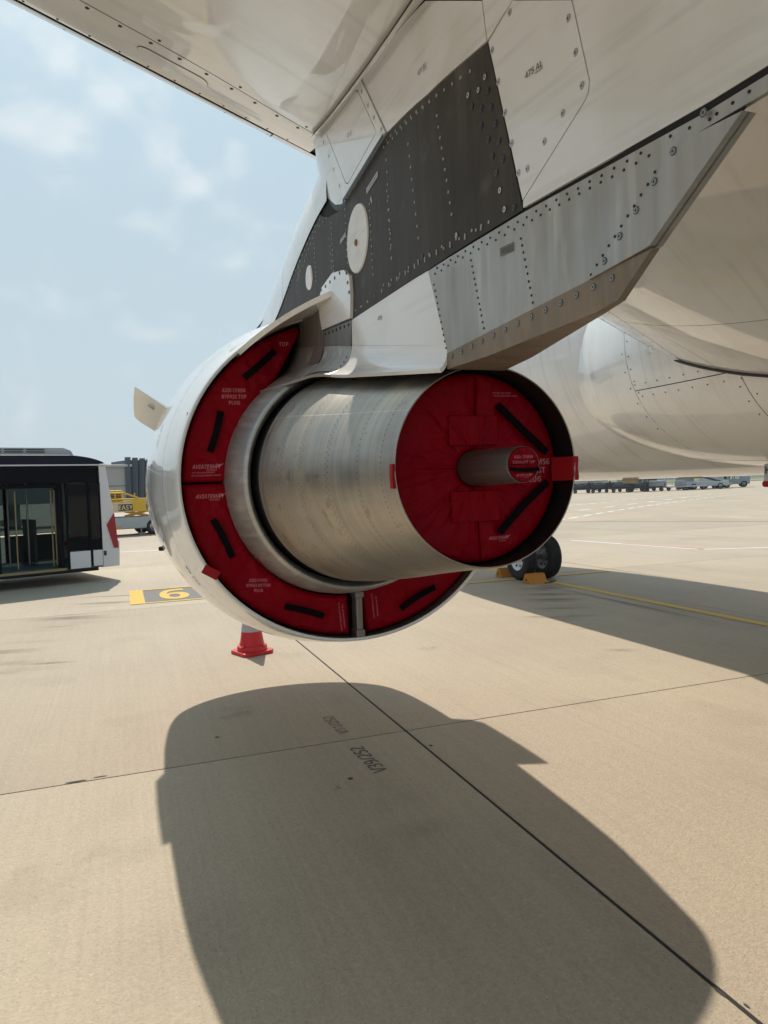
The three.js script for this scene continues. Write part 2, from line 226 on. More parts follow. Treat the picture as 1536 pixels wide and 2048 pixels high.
// ------------------------------------------------------------------ the apron: slabs of 7.5 m with sealed joints
const S = 7.5, JX = 1.96, JZ = -5.13;
const ground = new THREE.Mesh(new THREE.PlaneGeometry(7000, 7000, 1, 1).rotateX(-Math.PI / 2), concreteMats[0]);
{ const p = ground.geometry.attributes.position, t = ground.geometry.attributes.uv; for (let i = 0; i < p.count; i++) t.setXY(i, p.getX(i) / S, p.getZ(i) / S); }
ground.position.y = -0.012; ground.name = 'ground'; ground.receiveShadow = true; ground.userData = { kind: 'structure' }; scene.add(ground);
const apron = new THREE.Group(); apron.name = 'apron'; apron.userData = { kind: 'structure' }; scene.add(apron);
{
  const GX = 0.021, GZ = 0.014;
  const variants = [];
  for (let v = 0; v < 9; v++) {
    const g = new THREE.BoxGeometry(S - GX, 0.0119, S - GZ); const p = g.attributes.position, t = g.attributes.uv, ou = rnd(), ov = rnd(), fl = v & 1 ? -1 : 1;
    for (let i = 0; i < p.count; i++) t.setXY(i, fl * p.getX(i) / S + ou, fl * p.getZ(i) / S + ov); variants.push(g);
  }
  for (let i = -4; i <= 5; i++) for (let j = -8; j <= 1; j++) {
    const m = new THREE.Mesh(variants[Math.floor(rnd() * 9)], concreteMats[Math.floor(rnd() * 9)]); m.name = 'concrete_slab'; m.position.set(JX + (i + 0.5) * S, -0.00595, JZ + (j - 0.5) * S + S); m.receiveShadow = true; apron.add(m);
  }
  for (let i = -4; i <= 6; i++) add(apron, 'joint_sealant', bx(GX + 0.002, 0.004, 75, JX + i * S, -0.0055, JZ - 22.5), M.sealant);
  for (let j = -8; j <= 2; j++) add(apron, 'joint_sealant', bx(75, 0.004, GZ + 0.002, JX + 7.5, -0.0065, JZ + j * S), M.sealant);
  // spalled spots beside the joints
  for (const [x, z, a, b] of [[-0.37, -5.15, 0.07, 0.012], [-0.22, -5.17, 0.045, 0.009], [2.005, -4.75, 0.012, 0.02], [1.952, -2.02, 0.008, 0.03], [1.985, -1.93, 0.005, 0.014], [1.3, -4.43, 0.018, 0.02], [0.6, -5.62, 0.02, 0.012]])
    add(apron, 'joint_chip', new THREE.CircleGeometry(1, 9).rotateX(-Math.PI / 2).scale(a, 1, b).translate(x, 0.002, z), M.ink);
  const line = (name, pts, w, m, y = 0.004) => { for (let k = 0; k + 1 < pts.length; k++) { const [a, b] = [pts[k], pts[k + 1]]; const L = Math.hypot(b[0] - a[0], b[1] - a[1]); add(apron, name, new THREE.PlaneGeometry(w, L).rotateX(-Math.PI / 2).rotateY(Math.atan2(b[0] - a[0], b[1] - a[1])).translate((a[0] + b[0]) / 2, y, (a[1] + b[1]) / 2), m); } };
  line('yellow_line', [[7.42, -30], [7.42, 4]], 0.15, M.yellow);
  line('yellow_line', [[5.6, -12.25], [9.2, -12.25]], 0.12, M.yellow, 0.008);
  line('white_line', [[-12, -28.0], [1.6, -25.5]], 0.15, M.whiteLine);
  line('white_line', [[13.1, -19.3], [13.7, -14.6]], 0.13, M.whiteLine); line('red_line', [[13.45, -17.2], [13.85, -14.6]], 0.13, M.redLine);
  line('white_line', [[13.8, -14.5], [15.6, -13.75]], 0.13, M.whiteLine);
  line('red_line', [[17.5, -30.0], [26, -18.0]], 0.16, M.redLine, 0.006);
  for (let k = 0; k < 26; k++) { const a = k / 26, b = (k + 0.72) / 26, f = t => [lerp(17, 62, t), lerp(-27.6, -56, t) - 2 * Math.sin(t * 3.1)]; line('white_line', [f(a), f(b)], 0.22, M.whiteLine, 0.006); }
  for (let k = 0; k < 9; k++) { const f = t => [lerp(22, 56, t), lerp(-35, -57, t)]; line('white_line', [f((k + 0.1) / 9), f((k + 0.55) / 9)], 0.25, M.whiteLine, 0.006); }
  for (let k = 0; k < 16; k++) { const f = t => [lerp(30, 62, t), lerp(-45, -65, t)]; line('white_line', [f(k / 16), f((k + 0.7) / 16)], 0.22, M.whiteLine, 0.006); }
  // stand number: grey field in a yellow frame
  add(apron, 'number_field', new THREE.PlaneGeometry(2.6, 1.7).rotateX(-Math.PI / 2).translate(1.6, 0.004, -14.08), M.greyPaint);
  line('yellow_line', [[0.17, -15.05], [0.17, -13.12]], 0.24, M.yellow, 0.008); line('yellow_line', [[0.3, -15.02], [2.9, -15.02]], 0.1, M.yellow, 0.008); line('yellow_line', [[0.3, -13.17], [2.9, -13.17]], 0.1, M.yellow, 0.008);
}
{ // tyre marks, oil spots and moss on the slabs
  const mark = (name, x, z, w, d, turn, draw) => { const t = canvasTex(256, 256, draw); add(apron, name, new THREE.PlaneGeometry(w, d).rotateX(-Math.PI / 2).rotateY(turn).translate(x, 0.0022 + rnd() * 0.001, z), std({ map: t, transparent: true, roughness: 0.9 })); };
  const blot = (col, a, n, seed) => (g, W) => { const r = mulberry(seed); for (let k = 0; k < n; k++) { const x = W * (0.5 + (r() - 0.5) * 0.55), y = W * (0.5 + (r() - 0.5) * 0.55), q = W * (0.04 + r() * 0.2), gr = g.createRadialGradient(x, y, 0, x, y, q); gr.addColorStop(0, `rgba(${col},${a})`); gr.addColorStop(1, `rgba(${col},0)`); g.fillStyle = gr; g.fillRect(0, 0, W, W); } };
  const tracks = (a, seed) => (g, W) => { const r = mulberry(seed); for (let k = 0; k < 26; k++) { const x = r() * W, l = W * (0.3 + r() * 0.6), y = r() * (W - l) * 0.9, gr = g.createLinearGradient(0, y, 0, y + l); gr.addColorStop(0, 'rgba(40,36,30,0)'); gr.addColorStop(0.5, `rgba(40,36,30,${a * r()})`); gr.addColorStop(1, 'rgba(40,36,30,0)'); g.fillStyle = gr; g.fillRect(x, y, 2 + r() * 9, l); } };
  mark('moss_stain', 1.30, -3.55, 0.9, 0.5, 0.2, blot('60,58,26', 0.03, 14, 3)); mark('moss_stain', 1.45, -4.2, 0.5, 1.0, 0.1, blot('60,58,26', 0.03, 12, 4)); mark('oil_spot', 1.18, -4.32, 0.09, 0.09, 0, blot('14,12,10', 0.30, 7, 5));
  mark('tyre_marks', -0.8, -11.6, 6.0, 2.2, 1.35, tracks(0.26, 6)); mark('tyre_marks', 5.8, -8.8, 5, 1.4, 1.1, tracks(0.22, 7)); mark('tyre_marks', 12.5, -22, 9, 5, 0.9, tracks(0.35, 8)); mark('tyre_marks', 7.4, -9.2, 1.0, 7, 0, tracks(0.35, 11));
  mark('oil_spot', 0.8, -6.2, 0.7, 0.5, 0, blot('36,30,22', 0.07, 12, 9)); mark('oil_spot', 3.2, -7.6, 0.5, 0.35, 0, blot('36,30,22', 0.08, 10, 10)); mark('oil_spot', 7.2, -11.0, 1.4, 1.0, 0, blot('20,18,15', 0.09, 14, 12)); mark('oil_spot', -0.3, -3.9, 1.5, 0.9, 0.5, blot('60,48,34', 0.05, 12, 13));
}
const loader = new FontLoader();
const bold = await loader.loadAsync('fonts/droid/droid_sans_bold.typeface.json'), sans = await loader.loadAsync('fonts/droid/droid_sans_regular.typeface.json');
function flatWords(str, size, font = bold) { const g = new THREE.ShapeGeometry(font.generateShapes(str, size), 6); g.computeBoundingBox(); const b = g.boundingBox; g.translate(-(b.min.x + b.max.x) / 2, -(b.min.y + b.max.y) / 2, 0); return g; }
add(apron, 'stand_number', flatWords('6', 1.25).scale(0.62, 1.1, 1).rotateX(-Math.PI / 2).translate(0.83, 0.009, -14.1), M.yellow);
for (const [s, z, a, size] of [['V39/252', -4.70, 0.9, 0.10], ['V11/252', -5.5, 0.5, 0.088]])
  add(apron, 'survey_mark', flatWords(s, size, sans).rotateX(-Math.PI / 2).rotateY(Math.PI / 2 + 0.03).translate(1.51, 0.003, z), a > 0.7 ? flat(0.10, 0.088, 0.07, 0.9) : flat(0.19, 0.165, 0.13, 0.9));

// ------------------------------------------------------------------ the airliner
const plane = thing('airliner', 'white parked airliner whose engine, pylon and wing fill the picture', 'airplane');
const EX = 1.18, EY = 1.925;
// --- fuselage and belly fairing
{
  const FX = 7.45;
  const fr = smoothCurve([[-17.95, 0.02], [-17.8, 0.32], [-17.4, 0.72], [-16.7, 1.2], [-15.6, 1.66], [-14.2, 1.95], [-12.8, 2.02], [8, 2.02], [12, 1.9], [18, 0.9], [21, 0.3]]);
  const fy = smoothCurve([[-17.95, 3.25], [-17, 3.36], [-15.5, 3.66], [-13.5, 3.86], [-12.5, 3.87], [8, 3.87], [12, 4.35], [18, 5.2], [21, 5.5]]);
  const F = (a, z) => [FX + fr(z) * Math.cos(a), fy(z) + fr(z) * Math.sin(a), z];
  add(plane, 'fuselage', sheet((t, a) => F(a, -17.95 + 39 * (t < 0.3 ? t * t / 0.6 + 0 : t - 0.15) / 0.85), 0, 1, 90, 0, Math.PI * 2, 72, (t, a) => [a * 2.1, t * 39]), M.whiteFus);
  // fairing: bulged box under the wing root, built from skin panels with open joints over a dark inner shell
  const fw = z => 2.40 * Math.sqrt(Math.max(0, 1 - Math.pow(Math.min(0, (z + 5.2)) / 4.5, 2))), ft = z => 1.54 * Math.pow(Math.max(0, 1 - Math.pow(Math.min(0, (z + 5.2)) / 4.5, 2)), 0.42);
  const B = (k = 0) => (a, z) => { const c = Math.cos(a), s = Math.sin(a), e = 2 / 2.35, n = v => Math.sign(v) * Math.pow(Math.abs(v), e); return [FX + (fw(z) + k) * n(c), 3.425 + (ft(z) + k) * n(s), z]; };
  const fair = grp(plane, 'belly_fairing'), uvf = (a, z) => [a * 2, z];
  add(fair, 'inner_shell', sheet(B(-0.012), 1.9, 7.5, 60, -9.68, 6, 70, uvf), M.darkGap);
  const zs = [[-9.69, -6.50], [-6.492, -5.0], [-4.992, -2.4], [-2.39, 6]], as = [[1.95, 3.50], [3.506, 4.30], [4.306, 5.2], [5.206, 7.4]];
  for (const [z0, z1] of zs) for (const [a0, a1] of (z0 < -8 ? [[1.95, 4.3], as[2], as[3]] : as)) add(fair, 'skin_panel', sheet(B(0), a0, a1, 22, z0, z1, z0 < -8 ? 44 : 20, uvf), M.whiteFus);
  const P = B(0.004), dots = [];
  const dot = (a, z) => { const p = P(a, z); dots.push(new THREE.SphereGeometry(0.007, 6, 4).translate(...p)); };
  for (let k = 0; k < 13; k++) { dot(3.46, -6.45 + k * 0.2); dot(3.55, -6.4 + k * 0.2); dot(2.5 + k * 0.085, -6.44); dot(2.7 + k * 0.12, -4.93); dot(2.6 + k * 0.1, -5.06); dot(2.4 + k * 0.12, -6.56); }
  const d = add(fair, 'fasteners', dots, M.rivetGrey); d.userData.kind = 'stuff';
  // landing light under the wing root
  const L = grp(plane, 'landing_light'); L.position.set(5.16, 3.17, -6.0); L.scale.setScalar(0.62);
  add(L, 'light_shell', new THREE.SphereGeometry(0.16, 20, 12).scale(0.7, 0.6, 1.1), M.white); add(L, 'lens', new THREE.SphereGeometry(0.12, 16, 10).scale(0.75, 0.62, 1.1).translate(-0.015, -0.02, -0.09), M.glass);
  // belly blades and the drain mast with its red cover
  add(plane, 'antenna', [rbx(0.05, 0.16, 0.34, 0.02, 7.35, 1.87, -9.2)], M.beige); add(plane, 'antenna', [rbx(0.08, 0.10, 0.45, 0.03, 7.4, 1.885, -8.0)], M.beige);
  const mast = grp(plane, 'drain_mast'); mast.position.set(6.4, 1.85, -5.72);
  add(mast, 'mast', rbx(0.05, 0.24, 0.26, 0.02), M.paleMetal); add(mast, 'red_cover', rbx(0.075, 0.07, 0.30, 0.03, 0, -0.09, 0), M.tab);
  add(mast, 'lettering', flatWords('HOT', 0.075).rotateY(-Math.PI / 2).translate(-0.028, 0.055, 0), M.ink);
}
// --- wing
const leZ = X => X < 1.1 ? -4.0 + 0.51 * (1.1 - X) : -4.0 - 0.55 * (X - 1.1), leY = X => X < 1.1 ? 3.75 + 0.093 * (1.1 - X) : 3.75 - 0.1 * (X - 1.1);
const wD = X => 0.36 + 0.132 * Math.max(0, X - 1), nose = c => 0.058 * Math.sqrt(Math.min(1, Math.max(0, c) / 0.14) * (2 - Math.min(1, Math.max(0, c) / 0.14)));
const chord = X => X < 1.1 ? Math.max(1.6, 4.75 - 0.24 * (1.1 - X)) : 4.75 + 0.5 * (X - 1.1);
function wingLow(X, c, k = 0) { const ch = chord(X), d = wD(X) * (1 - Math.exp(-c / 1.4)) * (1 - 0.75 * sstep(0.45, 1.0, c / ch)); return [X, leY(X) - nose(c) - d - k, leZ(X) + c - (c < 0.1 ? k * (1 - c / 0.1) : 0)]; }
function wingUp(X, c, k = 0) { const ch = chord(X), t = c / ch; return [X, leY(X) + nose(c) + 0.42 * (X > 1 ? 1.2 : 1) * Math.sin(Math.PI * Math.pow(Math.min(1, t), 0.62)) * (1 - 0.3 * t) - 0.25 * wD(X) * t - k * -1, leZ(X) + c]; }
{
  const wing = grp(plane, 'wing');
  const ring = (X, s) => { const ch = chord(X); if (s < 0.5) { const t = 1 - s * 2; return wingLow(X, ch * t * t, -0.012); } const t = (s - 0.5) * 2; return wingUp(X, ch * t * t, 0.0); };
  add(wing, 'wing_core', sheet((X, s) => { const p = ring(X, s); if (s > 0.5) p[1] -= 0.0; return p; }, -9.5, 6.2, 60, 0, 1, 90), M.darkGap);
  const uvf = (X, c) => [X, c];
  add(wing, 'upper_skin', sheet((X, c) => wingUp(X, c, 0.006), -9.5, 6.2, 40, 0.3, 1, 2, uvf), M.wing);
  wing.children[wing.children.length - 1].geometry = sheet((X, t) => wingUp(X, 0.30 + (chord(X) - 0.30) * t, 0.008), -9.5, 6.2, 40, 0, 1, 30, uvf);
  const low = (name, X0, X1, c0, c1, mat = M.wing, n = 14) => add(wing, name, sheet((X, t) => wingLow(X, lerp(c0(X), c1(X), t)), X0, X1, Math.max(4, Math.ceil((X1 - X0) * 5)), 0, 1, n, (X, t) => [X, lerp(c0(X), c1(X), t)]), mat);
  const slat = (name, X0, X1, cl) => add(wing, name, sheet((X, s) => { if (s < 0) { const t = -s; return wingUp(X, 0.29 * t * t, 0.004); } return wingLow(X, cl * s * s, 0.002); }, X0, X1, Math.max(4, Math.ceil((X1 - X0) * 5)), -1, 1, 44, uvf), M.wing);
  slat('slat', -9.5, -3.2, 0.145); slat('slat', -3.192, 0.80, 0.145); slat('leading_edge_cap', 0.806, 1.16, 0.155); slat('slat', 1.30, 6.2, 0.16);
  const C = v => () => v;
  low('leading_edge_panel', -9.5, -1.9, C(0.164), C(0.482)); low('leading_edge_panel', -1.894, 1.02, C(0.164), X => 0.482 - 0.045 * sstep(0.3, 0.93, X)); 
  low('lower_skin', -9.5, -2.2, C(0.489), C(3.0), M.wing, 26); low('lower_skin', -2.194, 1.05, X => 0.489 - 0.045 * sstep(0.3, 0.93, X), C(3.2), M.wing, 30);
  low('flap', -9.5, 0.95, C(3.21), X => chord(X) - 0.02, M.wing, 12);
  low('leading_edge_panel', 1.30, 3.3, C(0.172), C(0.62)); low('leading_edge_panel', 3.307, 6.2, C(0.172), C(0.62));
  low('lower_skin', 1.30, 3.9, C(0.628), C(3.6), M.wing, 30); low('lower_skin', 3.907, 6.2, C(0.628), C(3.6), M.wing, 30); low('flap', 1.30, 6.2, C(3.61), X => chord(X) - 0.02, M.wing, 12);
  { const c = new THREE.CatmullRomCurve3(Array.from({ length: 14 }, (_, k) => { const q = k * 0.26 + 0.02; return new THREE.Vector3(...wingLow(5.20 - 0.13 * Math.min(1, q / 0.9), q, 0.012)); })); add(wing, 'root_seal', new THREE.TubeGeometry(c, 60, 0.013, 8), M.seal); }
  // oval access covers and fasteners
  const onWing = (X, c, k) => new THREE.Vector3(...wingLow(X, c, k));
  const oval = (X, c, L, W, rot, k, name, m) => { const g = new THREE.ShapeGeometry(capsule(L, W), 8), p = g.attributes.position; for (let i = 0; i < p.count; i++) { const x = p.getX(i), y = p.getY(i), v = onWing(X + x * Math.cos(rot) - y * Math.sin(rot), c + x * Math.sin(rot) + y * Math.cos(rot), k); p.setXYZ(i, v.x, v.y, v.z); } g.computeVertexNormals(); return add(wing, name, g, m); };
  for (const X of [0.29, -0.75, -1.6]) { oval(X, 0.34, 0.30, 0.088, 0.02, 0.0015, 'cover_seal', M.rivetGrey); oval(X, 0.34, 0.294, 0.082, 0.02, 0.003, 'access_cover', M.wing); }
  const f = []; const fast = (X, c, r) => { const g = new THREE.CylinderGeometry(r, r, 0.002, 8), p = onWing(X, c, 0.001); f.push(g.translate(p.x, p.y, p.z)); };
  for (let k = 0; k < 26; k++) { const X = 0.88 - k * 0.115; fast(X, 0.455 - 0.045 * sstep(0.3, 0.93, X), 0.0085); if (k % 3 === 0) fast(X + 0.03, 0.52 - 0.045 * sstep(0.3, 0.93, X), 0.007); fast(X, 0.185, 0.005); if (k % 2) fast(X + 0.02, 0.1, 0.0045); }
  for (let k = 0; k < 22; k++) { fast(1.5 + k * 0.2, 0.21, 0.006); fast(1.5 + k * 0.2, 0.585, 0.006); }
  add(wing, 'fasteners', f, M.rivetDark).userData.kind = 'stuff';
}
function capsule(L, W) { const s = new THREE.Shape(), r = W / 2, h = L / 2 - r; s.moveTo(-h, -r); s.lineTo(h, -r); s.absarc(h, 0, r, -Math.PI / 2, Math.PI / 2); s.lineTo(-h, r); s.absarc(-h, 0, r, Math.PI / 2, Math.PI * 1.5); return s; }

// --- pylon: flat sides, tapering to a knife edge aft; points are [z, y] on its outboard side
const rightX = z => z < -2.7 ? 1.38 : z < -2.1 ? lerp(1.38, 1.185, (z + 2.7) / 0.6) : Math.max(sideX(z) + 0.006, lerp(1.185, 1.084, (z + 2.1) / 0.7));
const sideX = z => 0.98 + 0.13 * 0.06 * Math.log(1 + Math.exp((z + 2.2) / 0.06));
function splitTris(geo, maxLen) {                  // long triangles cut up so that they can follow the side
  let T = []; const g = geo.index ? geo.toNonIndexed() : geo, p = g.attributes.position;
  for (let i = 0; i < p.count; i += 3) T.push([0, 1, 2].map(k => [p.getX(i + k), p.getY(i + k)]));
  for (let it = 0; it < 14; it++) {
    let any = false; const N = [];
    for (const t of T) { const L = [0, 1, 2].map(k => Math.hypot(t[k][0] - t[(k + 1) % 3][0], t[k][1] - t[(k + 1) % 3][1])), m = L.indexOf(Math.max(...L)); if (L[m] > maxLen) { any = true; const a = t[m], b = t[(m + 1) % 3], c = t[(m + 2) % 3], q = [(a[0] + b[0]) / 2, (a[1] + b[1]) / 2]; N.push([a, q, c], [q, b, c]); } else N.push(t); }
    T = N; if (!any) break;
  }
  return T;
}
function insetPoly(pts, d) {
  let A = 0; for (let i = 0; i < pts.length; i++) { const [x0, y0] = pts[i], [x1, y1] = pts[(i + 1) % pts.length]; A += x0 * y1 - x1 * y0; } const s = A > 0 ? 1 : -1;
  return pts.map((p, i) => { const a = pts[(i + pts.length - 1) % pts.length], b = pts[(i + 1) % pts.length], n = (u, v) => { const l = Math.hypot(v[0] - u[0], v[1] - u[1]) || 1; return [-(v[1] - u[1]) / l * s, (v[0] - u[0]) / l * s]; }; const n0 = n(a, p), n1 = n(p, b), k = 1 / Math.max(0.35, 1 + n0[0] * n1[0] + n0[1] * n1[1]); return [p[0] + (n0[0] + n1[0]) * d * k, p[1] + (n0[1] + n1[1]) * d * k]; });
}
// plate standing `out` proud of the side, its rim going back to `back`; mirrored too when both
function plate(pts, out, back, { gap = 0.0022, both = false, maxLen = 0.16, holes = [] } = {}) {
  const q = gap ? insetPoly(pts, gap) : pts, sh = new THREE.Shape(q.map(p => new THREE.Vector2(...p))); for (const h of holes) sh.holes.push(new THREE.Path(h.map(p => new THREE.Vector2(...p))));
  const T = splitTris(new THREE.ShapeGeometry(sh, 10), maxLen), pos = [], uv = [], X = (z, o) => sideX(z) - o;
  const put = (z, y, o, m) => { pos.push(m ? rightX(z) + o : X(z, o), y, z); uv.push(z, y); };
  for (const m of both === 2 ? [1] : both ? [0, 1] : [0]) {
    for (const t of T) for (const k of m ? [0, 2, 1] : [0, 1, 2]) put(t[k][0], t[k][1], out, m);
    for (const loop of [q, ...holes]) for (let i = 0; i < loop.length; i++) { const a = loop[i], b = loop[(i + 1) % loop.length]; put(...a, out, m); put(...b, out, m); put(...b, back, m); put(...a, out, m); put(...b, back, m); put(...a, back, m); }
  }
  const g = new THREE.BufferGeometry(); g.setAttribute('position', new THREE.Float32BufferAttribute(pos, 3)); g.setAttribute('uv', new THREE.Float32BufferAttribute(uv, 2)); g.computeVertexNormals(); return g;
}
function throughPlate(pts, out) {                  // closed body across the whole width of the pylon
  const g = [plate(pts, out, out, { gap: 0, both: true })], pos = [], uv = [];
  for (let i = 0; i < pts.length; i++) { const a = pts[i], b = pts[(i + 1) % pts.length], n = Math.max(1, Math.ceil(Math.hypot(a[0] - b[0], a[1] - b[1]) / 0.16)); for (let k = 0; k < n; k++) { const p = [lerp(a[0], b[0], k / n), lerp(a[1], b[1], k / n)], q = [lerp(a[0], b[0], (k + 1) / n), lerp(a[1], b[1], (k + 1) / n)], xl = z => sideX(z) - out, xr = z => rightX(z) + out; const V = [[xl(p[0]), p[1], p[0]], [xl(q[0]), q[1], q[0]], [xr(q[0]), q[1], q[0]], [xr(p[0]), p[1], p[0]]]; for (const m of [0, 1, 2, 0, 2, 3]) { pos.push(...V[m]); uv.push(V[m][2], V[m][0]); } } }
  const w = new THREE.BufferGeometry(); w.setAttribute('position', new THREE.Float32BufferAttribute(pos, 3)); w.setAttribute('uv', new THREE.Float32BufferAttribute(uv, 2)); w.computeVertexNormals(); return merge([g[0], w]);
}
// screw: dished head with a dark cross, lying on a plane whose normal is -X
const screwGeo = (() => {
  const col = (g, c) => { const n = g.attributes.position.count, a = new Float32Array(n * 3); for (let i = 0; i < n; i++) a.set(c, i * 3); g.setAttribute('color', new THREE.BufferAttribute(a, 3)); return g; };
  const mk = (head, ring) => merge([col(new THREE.CylinderGeometry(1.45, 1.5, 0.10, 18), ring), col(new THREE.CylinderGeometry(1.0, 1.1, 0.26, 16), head), col(bx(1.3, 0.06, 0.32, 0, 0.14, 0), [0.01, 0.01, 0.01]), col(bx(0.32, 0.065, 1.3, 0, 0.14, 0), [0.01, 0.01, 0.01])]).rotateZ(Math.PI / 2);
  return { bright: mk([0.62, 0.61, 0.58], [0.05, 0.05, 0.05]), dull: mk([0.07, 0.068, 0.065], [0.03, 0.03, 0.03]), steel: mk([0.36, 0.35, 0.34], [0.13, 0.13, 0.125]), white: mk([0.56, 0.55, 0.52], [0.42, 0.41, 0.385]) };
})();
const pylon = grp(plane, 'pylon');
function screw(kind, z, y, r, out) { const m = add(pylon, 'screw', screwGeo[kind], M.screwGrey); m.position.set(sideX(z) - out, y, z); m.scale.setScalar(r); m.rotation.x = rnd() * 3; return m; }
function rivetRows(rows, r, out, mat, name) { const g = [], rr = mulberry(3); for (const [z0, y0, z1, y1, n] of rows) for (let k = 0; k < n; k++) { const t = n > 1 ? k / (n - 1) : 0, z = lerp(z0, z1, t), y = lerp(y0, y1, t) + (rr() - 0.5) * 0.003, c = new THREE.CylinderGeometry(r, r, 0.002, 8).rotateZ(Math.PI / 2); g.push(c.translate(sideX(z) - out, y, z)); } const m = add(pylon, name, g, mat); m.userData.kind = 'stuff'; return m; }
{
  const core = [[-2.10, 2.25], [-2.6, 2.33], [-3.07, 2.42], [-3.5, 2.57], [-4.2, 2.66], [-6.2, 2.9], [-6.2, 3.07], [-5.1, 3.07], [-4.6, 3.05], [-3.93, 3.20], [-3.5, 3.24], [-3.16, 3.22], [-3.4, 3.62], [-3.4, 3.8], [-1.0, 3.7], [-0.74, 3.0], [-0.74, 2.585], [-1.0, 2.575], [-1.06, 2.56], [-1.29, 2.375], [-1.46, 2.31]];
  add(pylon, 'pylon_frame', throughPlate(core, -0.006), M.darkGap);
  const panel = (name, pts, m, o = {}) => { for (const both of [false, 2]) add(pylon, name, plate(pts, o.out ?? 0.0, -0.006, { ...o, both }), m, o.label); };
  panel('dark_panel', [[-1.849, 3.113], [-1.713, 2.596], [-2.215, 2.579], [-3.040, 2.603], [-3.5, 2.66], [-3.996, 2.75], [-4.60, 2.93], [-4.585, 2.985], [-3.934, 3.16], [-3.505, 3.225], [-3.38, 3.165], [-3.2, 3.128], [-3.071, 3.124], [-2.538, 3.173], [-2.192, 3.131]], M.darkPanel, { label: 'unpainted dark grey skin panel' });
  const round = (p, r) => { const o = []; for (let i = 0; i < p.length; i++) { const a = p[(i + p.length - 1) % p.length], b = p[i], c = p[(i + 1) % p.length], u = [a[0] - b[0], a[1] - b[1]], v = [c[0] - b[0], c[1] - b[1]], lu = Math.hypot(...u), lv = Math.hypot(...v); for (let k = 0; k <= 5; k++) { const t = k / 5, P0 = [b[0] + u[0] / lu * r, b[1] + u[1] / lu * r], P2 = [b[0] + v[0] / lv * r, b[1] + v[1] / lv * r]; o.push([(1 - t) ** 2 * P0[0] + 2 * t * (1 - t) * b[0] + t * t * P2[0], (1 - t) ** 2 * P0[1] + 2 * t * (1 - t) * b[1] + t * t * P2[1]]); } } return o; };
  const cin = round([[-3.316, 3.536], [-2.848, 3.493], [-2.633, 3.219], [-3.027, 3.174]], 0.035);
  panel('access_frame', [[-3.442, 3.611], [-2.812, 3.525], [-2.538, 3.173], [-3.070, 3.131]], M.whitePylon, { holes: [insetPoly(cin, -0.002)], out: 0.008, label: 'white frame round the upper access door' });
  panel('access_door', cin, M.whitePylon, { out: 0.008 });
  panel('upper_panel', [[-2.812, 3.525], [-2.173, 3.423], [-1.867, 3.238], [-1.849, 3.113], [-2.192, 3.131], [-2.538, 3.173]], M.whiteFlat, { out: 0.002 });
  panel('upper_panel', [[-2.173, 3.423], [-1.867, 3.238], [-1.849, 3.113], [-1.728, 3.156], [-1.508, 3.025], [-1.0, 3.3], [-1.0, 3.55]], M.whiteFlat, { out: 0.002 });
  panel('access_panel', [[-1.843, 3.107], [-1.728, 3.154], [-1.508, 3.022], [-1.456, 2.804], [-1.461, 2.78], [-1.475, 2.765], [-1.713, 2.620]], M.whiteFlat, { out: 0.003, gap: 0.0016 });
  panel('rear_panel', [[-1.508, 3.022], [-1.456, 2.804], [-1.461, 2.78], [-1.475, 2.765], [-1.713, 2.620], [-1.713, 2.600], [-1.136, 2.600], [-0.73, 2.617], [-0.73, 3.0], [-1.0, 3.29]], M.whiteFlat, { out: 0.002, gap: 0.0016 });
  panel('aft_plate', [[-1.713, 2.590], [-1.136, 2.586], [-1.015, 2.592], [-0.73, 2.602], [-0.73, 2.565], [-1.015, 2.558], [-1.172, 2.550], [-1.209, 2.546], [-1.465, 2.342], [-2.102, 2.282], [-2.215, 2.577]], M.metal, { out: 0.004, label: 'bare metal plate with rows of rivets' });
  panel('end_plate', [[-1.465, 2.342], [-1.209, 2.546], [-1.172, 2.550], [-1.051, 2.546], [-1.278, 2.364]], M.metal, { out: 0.014, gap: 0.0022, label: 'bare metal end plate with large screws' });
  add(pylon, 'lower_lip', throughPlate([[-2.102, 2.285], [-1.465, 2.345], [-1.278, 2.362], [-1.379, 2.276], [-1.444, 2.264], [-1.882, 2.238], [-2.104, 2.236]], 0.007), M.stained, 'heat stained metal lip along the bottom edge');
  panel('lower_panel', [[-3.040, 2.603], [-2.215, 2.577], [-2.105, 2.3105], [-2.86, 2.4555], [-3.05, 2.4925]], M.whitePylon, { out: 0.003, gap: 0.0004 });
  panel('side_fairing', [[-3.56, 2.80], [-3.47, 2.86], [-3.28, 2.876], [-3.10, 2.838], [-3.02, 2.79], [-3.012, 2.70], [-3.03, 2.606], [-3.50, 2.655]], M.whitePylon, { out: 0.014 });
  panel('shield_plate', [[-3.50, 2.653], [-3.035, 2.604], [-3.058, 2.49], [-3.48, 2.575]], M.metalDark, { out: 0.006 });
  panel('shield_plate', [[-4.10, 2.85], [-3.56, 2.82], [-3.508, 2.66], [-3.49, 2.575], [-4.10, 2.68]], M.metalDark, { out: 0.004 });
  // skirt flaring out over the core cowl and nozzle
  const tY = smoothCurve([[-4.15, 2.70], [-3.48, 2.575], [-3.05, 2.492], [-2.86, 2.455], [-2.1, 2.31]]), eX = smoothCurve([[-4.15, 0.70], [-3.41, 0.85], [-2.86, 0.885], [-2.1, 0.962]]), eY = smoothCurve([[-4.15, 2.425], [-3.41, 2.412], [-2.86, 2.335], [-2.1, 2.236]]);
